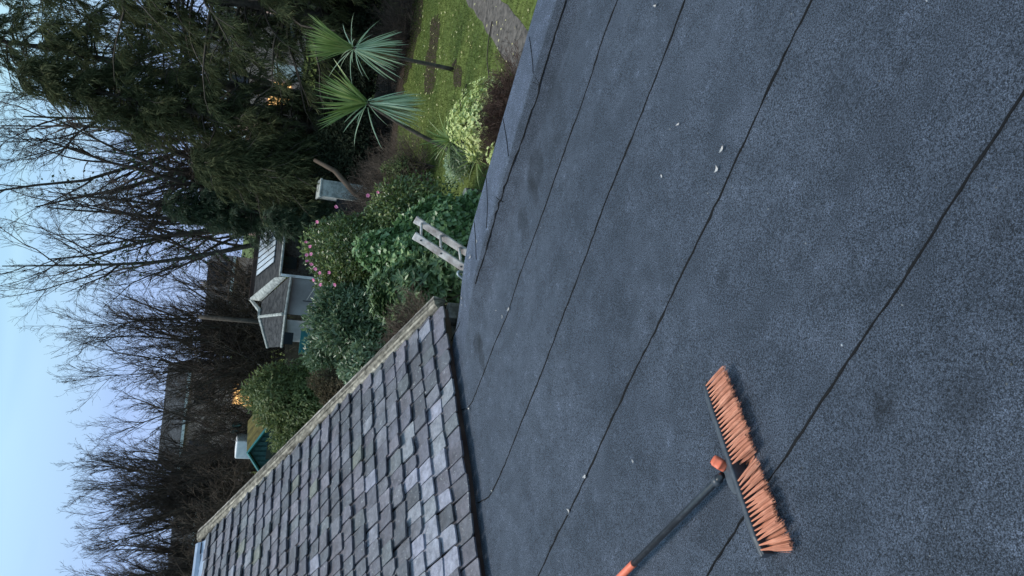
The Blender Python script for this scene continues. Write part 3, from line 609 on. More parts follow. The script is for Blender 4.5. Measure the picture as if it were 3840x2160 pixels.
ivy_b = bush('ivy_bush', (.28, 12.75, 0), 'mound of ivy with rounded light veined leaves in front of the pink flowered camellia', 'bush',
     [(.05, .25, 1.40, .62, .55, .88, 7500), (.62, .3, .95, .50, .6, .72, 5200), (.1, -.15, .60, .70, .5, .65, 4200), (.95, .4, .38, .34, .5, .42, 2200)], 'ivy', 62, ln=(.07, .12), asp=.95, droop=.7, fold=.08)
bush('rhododendron_bush', (-.22, 12.0, 0), 'rhododendron with whorls of long green leaves above the end of the slate roof', 'bush',
     [(-.12, .2, 1.45, .52, .5, .80, 5200), (.30, .1, .95, .50, .5, .75, 3400)], 'rhodo', 63, ln=(.11, .18), asp=.30, rosette=8)
bush('laurel_bush', (-.85, 13.9, 0), 'tall light green laurel below the bungalow wall, left of the camellia', 'bush', [(.0, .2, 1.95, .55, .6, .98, 6500), (-.35, -.1, 1.75, .5, .5, .90, 4200)], 'laurel', 64, ln=(.08, .15), asp=.34, droop=.1)
bush('laurel_bush', (-1.75, 14.6, 0), 'low mixed laurel between the brown leaved shrub and the bungalow door', 'bush', [(0, 0, 2.1, .42, .45, .75, 3600), (.35, .1, 2.2, .32, .4, .65, 2000)], 'laurel', 65, ln=(.07, .12), asp=.36, droop=.2)
bush('euonymus_bush', (-1.42, 11.0, 0), 'small dark leaved bush peeping over the timber edge of the slate roof', 'bush', [(0, 0, 2.35, .36, .36, .42, 3000)], 'laurel', 69, ln=(.05, .09), asp=.5)
bush('round_shrub', (-3.85, 22, 0), 'round olive green shrub between the bungalow and the green shed', 'bush', [(.1, 0, 2.35, 1.0, 1.0, 1.35, 9500), (-.75, .1, 1.9, .8, .8, 1.05, 6000), (.45, -.2, 1.7, .8, .8, 1.0, 5500)], 'olive', 66, ln=(.09, .17), asp=.30, droop=.35)
bush('brown_shrub', (-2.0, 13.0, 0), 'rounded brown leaved shrub just beyond the timber edge, below the olive green one', 'bush', [(0, 0, 2.25, .42, .45, .62, 9000), (-.38, .2, 2.1, .36, .4, .55, 6000)], 'brown_shrub', 67, ln=(.03, .06), asp=.5)
bush('small_evergreen', (.55, 24.5, 0), 'dull green bush under the glazed bungalow roof', 'bush', [(0, 0, 1.25, .65, .6, .75, 4200), (.6, .2, 1.1, .6, .6, .8, 3000)], 'holly', 68, ln=(.08, .14), asp=.4)
# pink camellia flowers, one by one
def at_front(px, c, rad, Y0):
    return AtY(*px, Y0)
fl_px = [(1150, 955, 14.2), (1164, 925, 14.2), (1168, 953, 14.2), (1152, 980, 14.2), (1168, 990, 14.1), (1183, 1008, 14.1), (1200, 1024, 14.0), (1236, 1022, 13.9), (1176, 1049, 14.3), (1202, 1067, 14.2), (1190, 832, 14.2), (1261, 776, 14.2), (1418, 720, 13.7), (1380, 733, 13.9), (1256, 1067, 13.9), (1147, 906, 14.4)]
rf = np.random.default_rng(70)
for (fx, fy, Y0) in fl_px:
    c = AtY(fx, fy, Y0 - .45); fm = MB(); ax = nrm(np.array([rf.normal(0, .4), -1, .5 + rf.normal(0, .3)])); e1 = nrm(np.cross(ax, [0, 0, 1.])); e2 = np.cross(ax, e1)
    for ring, (k, rr_, tl) in enumerate(((6, .036, .25), (5, .026, .7), (4, .014, 1.3))):
        a = np.arange(k)*2*np.pi/k + ring*.5 + rf.uniform(0, .4); d_ = e1*np.cos(a)[:, None] + e2*np.sin(a)[:, None]
        fm.leaves(np.repeat(c[None], k, 0) + ax*.004*ring, d_ + ax*tl, np.repeat(ax[None], k, 0), rr_*rf.uniform(.8, 1.2, k), rr_*.95, fold=.2, mid=.6)
    fm.build('flower', M['pink'], cam_b)

# ------------------------------------------------------------------ yellow variegated dome with dead brown top, dark hedges
bush('variegated_bush', (2.95, 13.25, 0), 'domed bush with bright yellow and green leaves, its front thatched with brown twigs', 'bush', [(0, .12, .40, .72, .50, .52, 5200), (.45, -.05, .28, .40, .40, .36, 1500)], 'yellow_bush', 71, ln=(.045, .075), asp=.5, rosette=6)
bush('variegated_bush', (2.18, 12.25, 0), 'small yellow leaved bush half hidden by the roof edge near the log', 'bush', [(0, 0, .22, .36, .26, .30, 1500), (-.3, -.1, .15, .25, .22, .22, 700)], 'yellow_bush', 72, ln=(.045, .07), asp=.5, rosette=6)
def twig_dome(name, c, rad, label, seed, n=420, mt='heather', h=1.0):
    r = np.random.default_rng(seed); t = thing(name, (c[0], c[1], 0), label, 'bush'); n0 = n
    P = np.stack([c[0] + r.normal(0, rad[0]*.38, n0), c[1] + r.normal(0, rad[1]*.38, n0), np.full(n0, c[2])], -1); D = np.stack([(P[:, 0]-c[0])/rad[0]*1.3 + r.normal(0, .25, n0), (P[:, 1]-c[1])/rad[1]*1.3 + r.normal(0, .25, n0), np.full(n0, h)], -1)
    res = tree_mesh(r, None, (P, nrm(D), rad[2]*r.uniform(.7, 1.1, n0), np.full(n0, .005)), [dict(n=5, wig=.12, up=0, s=3, ch=5, t0=.2, ang=40, ratio=.55, rmin=.003), dict(n=4, wig=.25, up=0, s=3, ch=3, t0=.2, ang=45, ratio=.6, rmin=.0025), dict(n=3, wig=.3, up=0, s=3, rmin=.002)])
    b = MB()
    for p, q, s_ in res: b.tubes(p, q, s_, cap=False)
    b.build('stems', M[mt], t); return t
twig_dome('dead_shrub', (2.98, 12.62, 0), (.70, .42, .62), 'thatch of dead brown twigs in front of the bright yellow bush', 73, 520)
twig_dome('bare_shrub', (-.93, 9.6, 1.6), (.22, .2, .78), 'grey brown bare shrub beyond the lower end of the timber edge', 74, 420, 'twig_pale', 1.6)
twig_dome('bare_shrub', (2.05, 19.3, 0), (.85, .7, 1.45), 'low brown bare shrub standing right of the camellia on the lawn edge', 75, 520, 'twig_pale', .8)
twig_dome('bare_shrub', (1.95, 22.3, 0), (.6, .6, 1.5), 'brown bare shrub under the leaning grey trunk', 76, 420, 'twig', .9)
bush('low_green_bush', (2.55, 18.6, 0), 'small yellow green bush growing through the low brown shrub', 'bush', [(0, 0, .75, .42, .4, .45, 2200)], 'olive', 77, ln=(.04, .08), asp=.4)
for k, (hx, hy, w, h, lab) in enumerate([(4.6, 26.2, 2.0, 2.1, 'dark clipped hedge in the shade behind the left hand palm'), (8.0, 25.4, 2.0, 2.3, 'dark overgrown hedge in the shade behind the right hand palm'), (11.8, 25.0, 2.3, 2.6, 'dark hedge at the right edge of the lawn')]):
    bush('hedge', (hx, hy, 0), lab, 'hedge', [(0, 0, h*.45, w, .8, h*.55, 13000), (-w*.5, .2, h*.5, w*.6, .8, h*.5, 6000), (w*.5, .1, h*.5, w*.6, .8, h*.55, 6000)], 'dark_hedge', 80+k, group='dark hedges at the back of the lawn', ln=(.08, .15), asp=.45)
twig_dome('bare_shrub', (7.6, 23.9, 0), (1.0, .6, 1.2), 'dead brown undergrowth at the foot of the hedge behind the right hand palm', 84, 320, 'twig', .7)

# ------------------------------------------------------------------ cordylines
def cordyline(base, crown, label, seed, up=62, low=74, mids=16, L_=1.0, W_=.055, trunk_r=.042, name='cordyline_palm', ups=36, lows=44, lowtilt=(0, 0), updir=(0, 0), trunkbend=0.0):
    r = np.random.default_rng(seed); b, c = np.array(base, float), np.array(crown, float); t = thing(name, b, label, 'palm', 'cordyline palms on the lawn')
    s = np.linspace(0, 1, 10)[:, None]; tp = b + (c - b)*s + np.sin(s*np.pi)*np.array([trunkbend, 0, 0]); MB().tubes(tp, np.linspace(trunk_r*1.25, trunk_r*.85, 10), 9).build('trunk', M['bark'], t, smooth=True)
    def blades(n, elev_fn, az, Ls, W, grav, nm, mt, off=0.06):
        el = elev_fn; D = np.stack([np.cos(az)*np.cos(el), np.sin(az)*np.cos(el), np.sin(el)], -1); p0 = c + D*off + r.normal(0, .02, (n, 3))
        pts, _ = grow(r, p0, D, Ls, np.full(n, .01), 7, .03, -grav); T = nrm(pts[:, 1] - pts[:, 0]); S = nrm(np.cross(T, rand_dirs(n, r)*.8 + np.array([0, -1., .25])))
        w = W[:, None]*np.interp(np.linspace(0, 1, 8), [0, .12, .45, .8, 1], [.45, .75, 1, .62, .03])[None]
        MB().strips(pts, w, S).build(nm, M[mt], t, smooth=False)
    az = r.uniform(0, 2*np.pi, up); th = np.radians(ups)*np.sqrt(r.random(up)); D = np.stack([np.sin(th)*np.cos(az) + updir[0], np.sin(th)*np.sin(az)*.6 + updir[1], np.cos(th)], -1); D = nrm(D)
    blades(up, np.arcsin(D[:, 2]), np.arctan2(D[:, 1], D[:, 0]), L_*r.uniform(.6, 1.1, up), W_*r.uniform(.6, 1.1, up), .012, 'upper_leaves', 'cord_up')
    az = r.uniform(0, 2*np.pi, low); th = np.radians(lows)*np.sqrt(r.random(low)); D = nrm(np.stack([np.sin(th)*np.cos(az) + lowtilt[0], np.sin(th)*np.sin(az)*.6 + lowtilt[1] - .1, -np.cos(th)], -1))
    blades(low, np.arcsin(D[:, 2]), np.arctan2(D[:, 1], D[:, 0]), L_*r.uniform(.75, 1.12, low), W_*r.uniform(.6, 1.15, low), .04, 'hanging_leaves', 'cord_low')
    az = r.uniform(0, 2*np.pi, mids); el = r.uniform(-.7, .9, mids); blades(mids, el, az, L_*r.uniform(.5, .9, mids), W_*r.uniform(.4, .8, mids), .06, 'side_leaves', 'cord_low')
    nd = 34; az = r.uniform(0, 2*np.pi, nd); el = r.uniform(-1.45, -1.2, nd); blades(nd, el, az, L_*r.uniform(.7, 1.05, nd), W_*r.uniform(.3, .7, nd), .05, 'dead_leaves', 'cord_dead')
    return t
cordyline((5.02, 17.6, 0), (5.02, 17.6, 2.36), 'taller right hand cordyline palm with its trunk standing clear on the lawn', 91, up=96, low=62, mids=20, L_=1.06, W_=.032, ups=31, lows=37)
cordyline((2.85, 16.4, 0), (3.60, 16.5, 2.06), 'left hand cordyline palm with a leaning trunk and silvery hanging leaves', 92, up=46, low=52, mids=9, L_=1.08, W_=.044, ups=42, lows=30, lowtilt=(.02, -.1), trunkbend=-.05)
def yucca(c, label, seed, n=70, L_=.62, W_=.035):
    r = np.random.default_rng(seed); c = np.array(c, float); t = thing('yucca_plant', (c[0], c[1], 0), label, 'plant', 'low spiky rosettes beside the yellow bush')
    MB().tubes(np.array([[c[0], c[1], -.02], [c[0], c[1], c[2]*.5], c]), np.array([.05, .045, .04]), 8).build('stem', M['bark'], t)
    D = rand_dirs(n, r); D[:, 2] = np.abs(D[:, 2])*1.1 - .25; pts, _ = grow(r, c + D*.04, D, L_*r.uniform(.6, 1.1, n), np.full(n, .01), 6, .02, -.07); S = nrm(np.cross(pts[:, 1]-pts[:, 0], rand_dirs(n, r)*.5 + [0, 0, 1.]))
    w = (W_*r.uniform(.6, 1.1, n))[:, None]*np.interp(np.linspace(0, 1, 7), [0, .3, .8, 1], [.6, 1, .6, .03])[None]
    MB().strips(pts, w, S).build('leaves', M['cord_up'], t)
yucca((2.82, 14.9, .55), 'larger spiky rosette between the leaning palm and the yellow bush', 93, 80, .66, .032)
yucca((2.35, 13.7, .30), 'lower spiky rosette arching out beside the log', 94, 60, .58, .026)
bush('grey_leaved_plant', (2.75, 15.9, 0), 'pale silvery low plant on the lawn behind the spiky rosettes', 'plant', [(-.2, 0, .12, .5, .4, .22, 1500)], 'cord_low', 95, ln=(.03, .07), asp=.25, nstem=6)
bush('low_green_bush', (2.62, 15.0, 0), 'dark green ground plant under the larger spiky rosette', 'bush', [(0, .1, .2, .5, .4, .3, 2200)], 'laurel', 96, ln=(.05, .1), asp=.3, nstem=6)

# ------------------------------------------------------------------ lawn: grass blades, fallen leaves
n = 90000; r = np.random.default_rng(97)
gxp = r.uniform(.8, 13, n); gyp = r.uniform(11.5, 24, n)
s_ = gxp*es[0] + gyp*es[1]; sc_ = cl @ es
ok = (np.abs(s_ - sc_) > .42); gxp, gyp = gxp[ok], gyp[ok]; n = len(gxp)
D = np.stack([r.normal(0, .5, n), r.normal(0, .5, n), np.ones(n)], -1)
tag(MB().leaves(np.stack([gxp, gyp, np.zeros(n)], -1), D, rand_dirs(n, r), r.uniform(.03, .075, n), r.uniform(.006, .012, n)).build('grass', M['blade']), kind='stuff')
n = 420; px = r.uniform(2.2, 8.5, n); py = r.uniform(12.5, 22.3, n); n = len(px)
tag(MB().leaves(np.stack([px, py, r.uniform(.03, .05, n)], -1), np.stack([r.normal(size=n), r.normal(size=n), r.normal(0, .2, n)], -1), np.repeat([[0, -.3, 1.]], n, 0) + r.normal(0, .3, (n, 3)), r.uniform(.04, .08, n), r.uniform(.025, .045, n)).build('fallen_leaves', M['lawnleaf']), kind='stuff')
#==THINGS==
# ------------------------------------------------------------------ bungalow behind the camellia
bung = thing('bungalow', (-.6, 29, 0), 'grey rendered bungalow with hipped slate roof and a glazed roof panel', 'building')
def poly(mb, pts, th=(0, .02, -.10)): mb.prism(pts, th)
a_ = AtY(1056, 934, 29.5); B_ = AtY(1045, 1041, 29.5); C_ = AtY(944, 1124, 32.6); zt = a_[2]
A2 = B_ + np.array([6.5, 0, 0.02]); D2 = C_ + np.array([7.3, 0, .02])
mr = MB(); poly(mr, [B_, A2, D2, C_]); mr.build('main_roof', M['far_slate'], bung)
rb = MB(); rb.box((C_ + D2)/2 + [0, 0, .03], (np.linalg.norm(D2 - C_), .28, .16)); rb.build('ridge_board', M['brownboard'], bung)
gl = MB(); u1, u2 = .30, .74
def onmain(s, t, lift=.05): p = B_ + (A2 - B_)*s; q = C_ + (D2 - C_)*s; return p + (q - p)*t + np.array([0, -lift*.4, lift])
s0, s1 = .115, .42
sk = MB(); K = 9
for k in range(K):
    sa, sb = s0 + (s1-s0)*k/K + .003, s0 + (s1-s0)*(k+1)/K - .003; poly(sk, [onmain(sa, .22), onmain(sb, .22), onmain(sb, .86), onmain(sa, .86)], (0, .01, -.03))
rl = sk.build('glazed_panel', M['skyglass'], bung)
gb = MB()
for k in range(K+1):
    s = s0 + (s1-s0)*k/K; p, q = onmain(s, .20, .06), onmain(s, .88, .06); gb.tubes(np.array([p, q]), np.array([.016, .016]), 4)
o = gb.build('glazing_bars', M['far_slate'], bung)
Bp, Cp = AtY(1079, 1041, 29.1), AtY(984, 1130, 31.8)
cb = MB(); cb.prism([B_ + [0, 0, .03], Bp + [0, 0, .05], Cp + [0, 0, .05], C_ + [0, 0, .03]], (0, .03, .10)); cb.build('verge_coping', M['coping'], bung)
E_, F_, G_, H_ = AtY(1085, 1038, 28.9), AtY(1063, 1178, 28.6), AtY(976, 1188, 30.8), AtY(981, 1132, 31.4)
I_, J_ = AtY(1049, 1300, 30.0), AtY(1006, 1303, 31.6)
wr = MB(); poly(wr, [E_, F_, G_, H_][::-1]); poly(wr, [F_, I_, J_, G_][::-1]); wr.build('wing_roof', M['far_slate'], bung)
hp = MB(); hp.tubes(np.array([F_, G_]) + [0, 0, .03], np.array([.06, .06]), 6); hp.tubes(np.array([C_, H_*.4 + G_*.6, G_, J_]) + [0, 0, .03], np.array([.07, .09, .08, .06]), 6); hp.build('hip_flashing', M['coping'], bung)
gt = MB(); gt.tubes(np.array([E_, F_, I_]) + [0, -.06, -.06], np.array([.055]*3), 6); gt.tubes(np.array([B_, A2]) + [0, -.06, -.05], np.array([.055]*2), 6); gt.build('gutter', M['coping'], bung)
i3 = np.array([0, .25, 0])
wl = MB(); W3 = [E_ + i3, F_ + i3, I_ + i3 + [.15, .1, 0], A2 + i3]
def wall(mb, p, q, z1):
    a0 = np.array([p[0], p[1], 0]); b0 = np.array([q[0], q[1], 0]); mb.prism([a0, b0, b0 + [0, 0, q[2] - .06], a0 + [0, 0, p[2] - .06]], (0, .2, 0))
wall(wl, F_ + i3, E_ + i3, 0); wall(wl, I_ + [.2, .3, 0], F_ + i3 + [-.21, .02, 0], 0); wl.build('wall', M['render'], bung)
w4 = MB(); wall(w4, B_ + [.1, .6, 0], A2 + [0, .6, 0], 0); w4.build('shaded_wall', M['brick_dark'], bung)  # dark stone colour stands in for shade on this recessed wall
cbz = MB(); cbz.box([B_[0] + .12, 29.05, B_[2]/2 - .02], (.10, .10, B_[2] - .05)); cbz.build('corner_board', M['white'], bung)
def wpanel(p0, p1, Y, name, mt, parent, dep=.05, fr=None):
    a, b = AtY(*p0, Y), AtY(*p1, Y); c = (a + b)/2; mb = MB().box(c, (abs(a[0]-b[0]), dep, abs(a[2]-b[2]))); o = mb.build(name, M[mt], parent)
    if fr:
        f = MB(); w, h = abs(a[0]-b[0]), abs(a[2]-b[2]); k = .07
        for s in (-1, 1): f.box(c + [s*(w/2 + k/2), -.02, 0], (k, dep + .04, h + 2*k)); f.box(c + [0, -.021, s*(h/2 + k/2)], (w, dep + .04, k))
        f.box(c + [w*.08, -.015, 0], (.045, dep + .02, h)); f.build('frame', M[fr], o)
    return o
wpanel((1066, 1245), (1096, 1292), 28.62, 'window', 'glass', bung, .06, 'white')
wpanel((1130, 1232), (1186, 1330), 28.40, 'door', 'teal', bung, .06)
wpanel((1063, 960), (1110, 1010), 29.85, 'window', 'glass', bung, .06, 'coping')
pl = thing('washing_post', AtY(1195, 1128, 26), 'thin dark post with a slanting wire in front of the bungalow wall', 'post')
pl.location.z = 0
q = AtY(1135, 1128, 26); MB().tubes(np.array([[q[0], 26, 0], q]), np.array([.022, .018]), 6).build('pole', M['black'], pl)
MB().tubes(np.array([AtY(1150, 1126, 26), AtY(1180, 1080, 26)]), np.array([.012, .012]), 5).build('stay', M['coping'], pl)
# telegraph pole
tp = thing('telegraph_pole', AtY(968, 1206, 33.5)*[1, 1, 0], 'brown wooden telegraph pole rising behind the hipped roof', 'pole')
q = AtY(968, 1206, 33.5); q2 = AtY(745, 1188, 33.5); MB().tubes(np.array([[q[0], 33.5, 0], q, q2]), np.array([.11, .10, .085]), 9).build('shaft', M['bark'], tp, smooth=True)
# ------------------------------------------------------------------ green shed, white caravan roof beyond it, white panel under the trees
shd = thing('garden_shed', (-6.6, 26.4, 0), 'dark green timber shed with a mossy felt roof', 'shed')
ap, rw, lw = AtY(931, 1694, 26), AtY(995, 1612, 26), AtY(990, 1786, 26); zE = (rw[2] + lw[2])/2; dp = np.array([.55, 2.2, 0])
gm = MB(); gm.prism([[lw[0]+.06, 26, 0], [rw[0]-.06, 26, 0], [rw[0]-.06, 26, rw[2] - .03], ap - [0, 0, .05], [lw[0]+.06, 26, lw[2] - .03]], dp)
for k in range(16):
    z = .1 + k*.19
    if z < zE - .1: gm.box([(lw[0]+rw[0])/2, 25.985, z], (rw[0]-lw[0]-.13, .03, .165))
for k in range(9):
    xx = lw[0] + .12 + k*(rw[0]-lw[0]-.24)/8; hz = ap[2] - abs(xx - ap[0])*.62 - .12
    if hz > zE: gm.box([xx, 25.98, (hz + zE - .08)/2], (.11, .03, hz - zE + .08))
gm.build('walls', M['shed'], shd)
rm = MB(); rm.prism([ap + [0, -.12, .05], rw + [.12, -.12, -.02], rw + dp + [.12, 0, -.02], ap + dp + [0, 0, .05]], (0, 0, -.05)); rm.build('roof', M['moss'], shd)
rm = MB(); rm.prism([ap + [0, -.12, .048], ap + dp + [0, 0, .048], lw + dp + [-.12, 0, -.02], lw + [-.12, -.12, -.02]], (0, 0, -.05)); rm.build('roof', M['moss'], shd)
bg_ = MB(); bg_.tubes(np.array([lw + [-.1, -.15, -.04], ap + [0, -.15, .02], rw + [.1, -.15, -.04]]), np.array([.05]*3), 4); bg_.build('bargeboard', M['teal'], shd)
wpanel((1002, 1662), (1040, 1722), 25.96, 'window', 'glass', shd, .04, 'shed')
wv = thing('caravan', (-9.7, 40, .9), 'white caravan end showing behind the green shed', 'caravan')
wa, wb = AtY(895, 1653, 40), AtY(927, 1722, 40)
bevel(MB().box([(wa[0]+wb[0])/2, 41.0, (wa[2]+.9)/2 + .1], (abs(wa[0]-wb[0]), 2.0, wa[2]-.9)).build('body', M['white'], wv), .08, 3)
MB().box([(wa[0]+wb[0])/2, 39.98, wa[2] - .85], (.6, .06, .4)).build('window', M['glass'], wv)
wh = thing('white_shed', (2.6, 25.2, 0), 'small white hut with dark side glimpsed under the hanging conifers', 'shed')
wa, wb = AtY(1211, 672, 24.9), AtY(1262, 742, 24.9)
MB().box([(wa[0]+wb[0])/2, 25.6, wa[2]/2], (abs(wa[0]-wb[0]), 1.3, wa[2])).build('walls', M['coping'], wh)
MB().box([(wa[0]+wb[0])/2, 25.6, wa[2] + .03], (abs(wa[0]-wb[0]) + .06, 1.36, .05)).build('roof', M['coping'], wh)
MB().box([wb[0] - .28, 24.92, wb[2]*.55 + .2], (.5, .05, 1.0)).build('door', M['glass'], wh)
ln_ = thing('leaning_trunk', AtY(1330, 725, 24)*[1, 1, 0], 'bare grey trunk leaning under the dark conifers', 'tree')
MB().tubes(np.array([AtY(1390, 770, 24)*[1, 1, 0], AtY(1330, 725, 24.0), AtY(1255, 640, 24.3), AtY(1180, 600, 24.8)]), np.array([.10, .09, .08, .06]), 8).build('trunk', M['twig_pale'], ln_, smooth=True)
# ------------------------------------------------------------------ brick terrace beyond
def house(x, y, w, label, lit=(), h=5.5, zb=1.4, seed=0, bay=True, group='brick houses along the street behind', rise=1.5, yaw=0.0):
    r = np.random.default_rng(seed); t = thing('brick_house', (x, y, zb), label, 'house', group); dpt = 7.0
    b = MB().box((x, y + dpt/2, zb + h/2 - .3), (w, dpt, h + .6)); b.build('wall', M['brick'], t)
    rf_ = MB(); e = .3; z = zb + h - .02
    rf_.prism([(x-w/2-.02, y-e, z-.1), (x+w/2+.02, y-e, z-.1), (x+w/2+.02, y+dpt/2, z+rise), (x-w/2-.02, y+dpt/2, z+rise)], (0, .03, .12))
    rf_.prism([(x-w/2-.02, y+dpt+e, z-.1), (x-w/2-.02, y+dpt/2+.04, z+rise-.01), (x+w/2+.02, y+dpt/2+.04, z+rise-.01), (x+w/2+.02, y+dpt+e, z-.1)], (0, .03, .12))
    rfo = rf_.build('roof', M['houseslate'], t)
    ch = MB(); cx = x + w*.36; ch.box((cx, y+dpt/2, z+rise+.45), (1.0, .7, 1.5))
    for k in range(3): ch.tubes(np.array([[cx-.3+.3*k, y+dpt/2, z+rise+1.2], [cx-.3+.3*k, y+dpt/2, z+rise+1.6]]), np.array([.11, .09]), 8)
    ch.build('chimney', M['brick'], rfo)
    fs = MB(); fs.box((x, y-e-.03, z-.12), (w, .06, .2)); fs.build('fascia', M['white'], t)
    k = 0
    for zz in (zb + 1.5, zb + 4.2):
        for xo in (-w*.27, w*.31):
            ww, hh = 1.75, 1.35
            pane = MB().box((x+xo, y-.03, zz), (ww, .08, hh)).build('window', M['lit'] if k in lit else M['glass'], t)
            f = MB()
            for s in (-1, 1): f.box((x+xo+s*(ww/2+.04), y-.06, zz), (.12, .12, hh+.2)); f.box((x+xo, y-.061, zz+s*(hh/2+.04)), (ww-.04, .12, .12))
            f.box((x+xo-.25, y-.05, zz), (.08, .09, hh)); f.box((x+xo, y-.052, zz+.28), (ww-.1, .09, .07)); f.build('frame', M['white'], pane)
            MB().box((x+xo, y-.08, zz-hh/2-.13), (ww+.3, .2, .08)).build('sill', M['coping'], pane)
            k += 1
    MB().box((x-.15, y-.02, zb+1.02), (.95, .09, 2.05)).build('door', M['teal'] if seed % 2 else M['white'], t)
    return t
house(-12.6, 60, 7.6, 'brick house left of the round shrub with its white framed windows behind bare twigs', lit=(1,), seed=1)
house(-22.5, 62, 7.4, 'brick house at the left end of the street, mostly hidden by bare trees', h=4.0, seed=2)
house(-3.6, 58, 7.2, 'brick house directly behind the wide fan shaped tree, low and dark', h=3.3, seed=4)
house(5.2, 56, 6.8, 'brick house seen between the bungalow ridge and the many stemmed tree', h=3.6, seed=5)
house(13.0, 54, 7.0, 'brick house behind the conifers with one lit window', lit=(0,), h=5.0, seed=6)
house(22.0, 54, 7.0, 'brick house hidden behind the conifers at the right edge', lit=(2,), h=5.0, seed=7)
tl = AtY(480*1.4907, 268*1.4907, 45)
slp = thing('street_lamp', (tl[0] + .6, 45, .5), 'lit street lamp shining through the gap in the conifers', 'street lamp')
MB().tubes(np.array([[tl[0]+.7, 45, .4], [tl[0]+.7, 45, tl[2]-.3], [tl[0]+.55, 45, tl[2]+.05], [tl[0], 45, tl[2]+.12]]), np.array([.07, .05, .04, .035]), 8).build('post', M['grey_plastic'], slp, smooth=True)
lm = MB(); lm.box(tl + [0, 0, .07], (.5, .24, .10), taper=.7); lm.build('lantern', M['grey_plastic'], slp)
lm = MB(); lm.box(tl + [0, 0, -.03], (.36, .22, .16), taper=1.2); lm.build('lamp_glass', M['lamp'], slp)
fn = thing('garden_fence', (-8, 37, .1), 'brown close boarded fence along the far end of the gardens', 'fence')
fm = MB(); xs = np.arange(-30, 22, .16)
for xx in xs: fm.box((xx, 37.0 + .01*(int(xx*50) % 2), .95 + .25*0 + .03*math.sin(xx*3)), (.15, .025, 1.7))
fm.build('boards', M['fence'], fn)

# ------------------------------------------------------------------ ladder, pipe, log, sticks
lad = thing('ladder', AtY(1560, 860, 7.1)*[1, 1, 0], 'grey weathered wooden ladder with three rungs showing above the roof edge', 'ladder')
def rail(p0, p1, Y0, Y1, ext_=1.9):
    a, b = AtY(*p0, Y0), AtY(*p1, Y1); d_ = nrm(b - a); return a, a + d_*(np.linalg.norm(b - a)*ext_)
Lt, Lb = rail((1553, 882), (1752, 1012), 6.95, 6.75, 2.7); Rt, Rb = rail((1557, 822), (1752, 948), 7.35, 7.15, 2.7)
dl = nrm(Lb - Lt); rg = nrm((Rt - Lt) - dl*np.dot(Rt - Lt, dl)); pn = np.cross(dl, rg)
def bar(a, b, wide, thick, rv, sidev):
    mb = MB(); d_ = nrm(b - a); r_ = np.random.default_rng(3); n = 14; rows = []
    for k in range(n):
        c = a + (b - a)*k/(n-1); j = r_.normal(0, .0012); w_, t_ = wide*.6 + j, thick/2 + j
        rows += [c - sidev*t_ - rv*w_, c + sidev*t_ - rv*w_, c + sidev*t_ + rv*w_, c - sidev*t_ + rv*w_]
    mb.add(rows, [(4*k+i, 4*k+(i+1) % 4, 4*k+4+(i+1) % 4, 4*k+4+i) for k in range(n-1) for i in range(4)] + [(0, 3, 2, 1), (4*n-4, 4*n-3, 4*n-2, 4*n-1)]); return mb
bevel(bar(Lt, Lb, .062, .030, pn, rg).build('rail', M['ladder'], lad), .007, 2); bevel(bar(Rt, Rb, .062, .030, pn, rg).build('rail', M['ladder'], lad), .007, 2)
Ll = np.linalg.norm(Lb - Lt); gap = Rt + dl*0 - Lt
for k in range(9):
    tL = .083 + k*.224
    if tL < Ll - .05:
        p = Lt + dl*tL; q = Rt + dl*(tL - .01); MB().tubes(np.array([p - rg*.005, (p+q)/2, q]), np.array([.013, .0145, .013]), 8).build('rung', M['ladder'], lad, smooth=True)
        MB().tubes(np.array([p - rg*.019, p - rg*.0155]), np.array([.009, .009]), 10).build('rung_pin', M['black'], lad)
pp = thing('pipe_hoop', AtZ(1760, 1060, 0)*[1, 1, 0], 'grey bent pipe handle standing at the roof edge below the ladder', 'pipe')
Yp = 5.35
pts = np.array([AtY(1765, 1072, Yp-.02), AtY(1740, 1047, Yp), AtY(1716, 1029, Yp), AtY(1713, 1022, Yp), AtY(1720, 1018, Yp), AtY(1738, 1020, Yp+.03), AtY(1750, 1032, Yp+.05), AtY(1751, 1046, Yp+.06), AtY(1747, 1062, Yp+.06), AtY(1744, 1085, Yp+.06), AtY(1748, 1140, Yp+.06)])
def smooth_path(P, n=40):
    t = np.r_[0, np.cumsum(np.linalg.norm(np.diff(P, axis=0), axis=1))]; u = np.linspace(0, t[-1], n); Q = np.stack([np.interp(u, t, P[:, i]) for i in range(3)], -1)
    for _ in range(3): Q[1:-1] = (Q[:-2] + 2*Q[1:-1] + Q[2:])/4
    return Q
q = smooth_path(pts); MB().tubes(q, np.full(len(q), .011), 9).build('tube', M['steel'], pp, smooth=True)
tp_ = AtY(1742, 729, 13.7); lg = thing('tree_stump', [tp_[0], 13.7, 0], 'upright dark cut log with a pale sawn top on the grass near the roof edge', 'stump')
zz = np.linspace(-.03, tp_[2], 9); MB().tubes(np.stack([tp_[0] + 0*zz, 13.7 + 0*zz, zz], -1), np.array([.155, .14, .135, .132, .135, .13, .132, .13, .128]), 14).build('bark', M['log'], lg, smooth=True)
MB().tubes(np.array([[tp_[0], 13.7, tp_[2] + .001], [tp_[0], 13.7, tp_[2] + .006]]), np.array([.122, .12]), 16).build('sawn_top', M['logend'], lg)
st = MB().tubes(smooth_path(np.array([AtZ(1845, 80, .02), AtZ(1832, 150, .04), AtZ(1826, 220, .03), AtZ(1836, 310, .03)])), np.full(40, .012), 5).build('fallen_stick', M['twig']); tag(st, 'long thin dark stick lying across the lawn beside the path', 'stick')
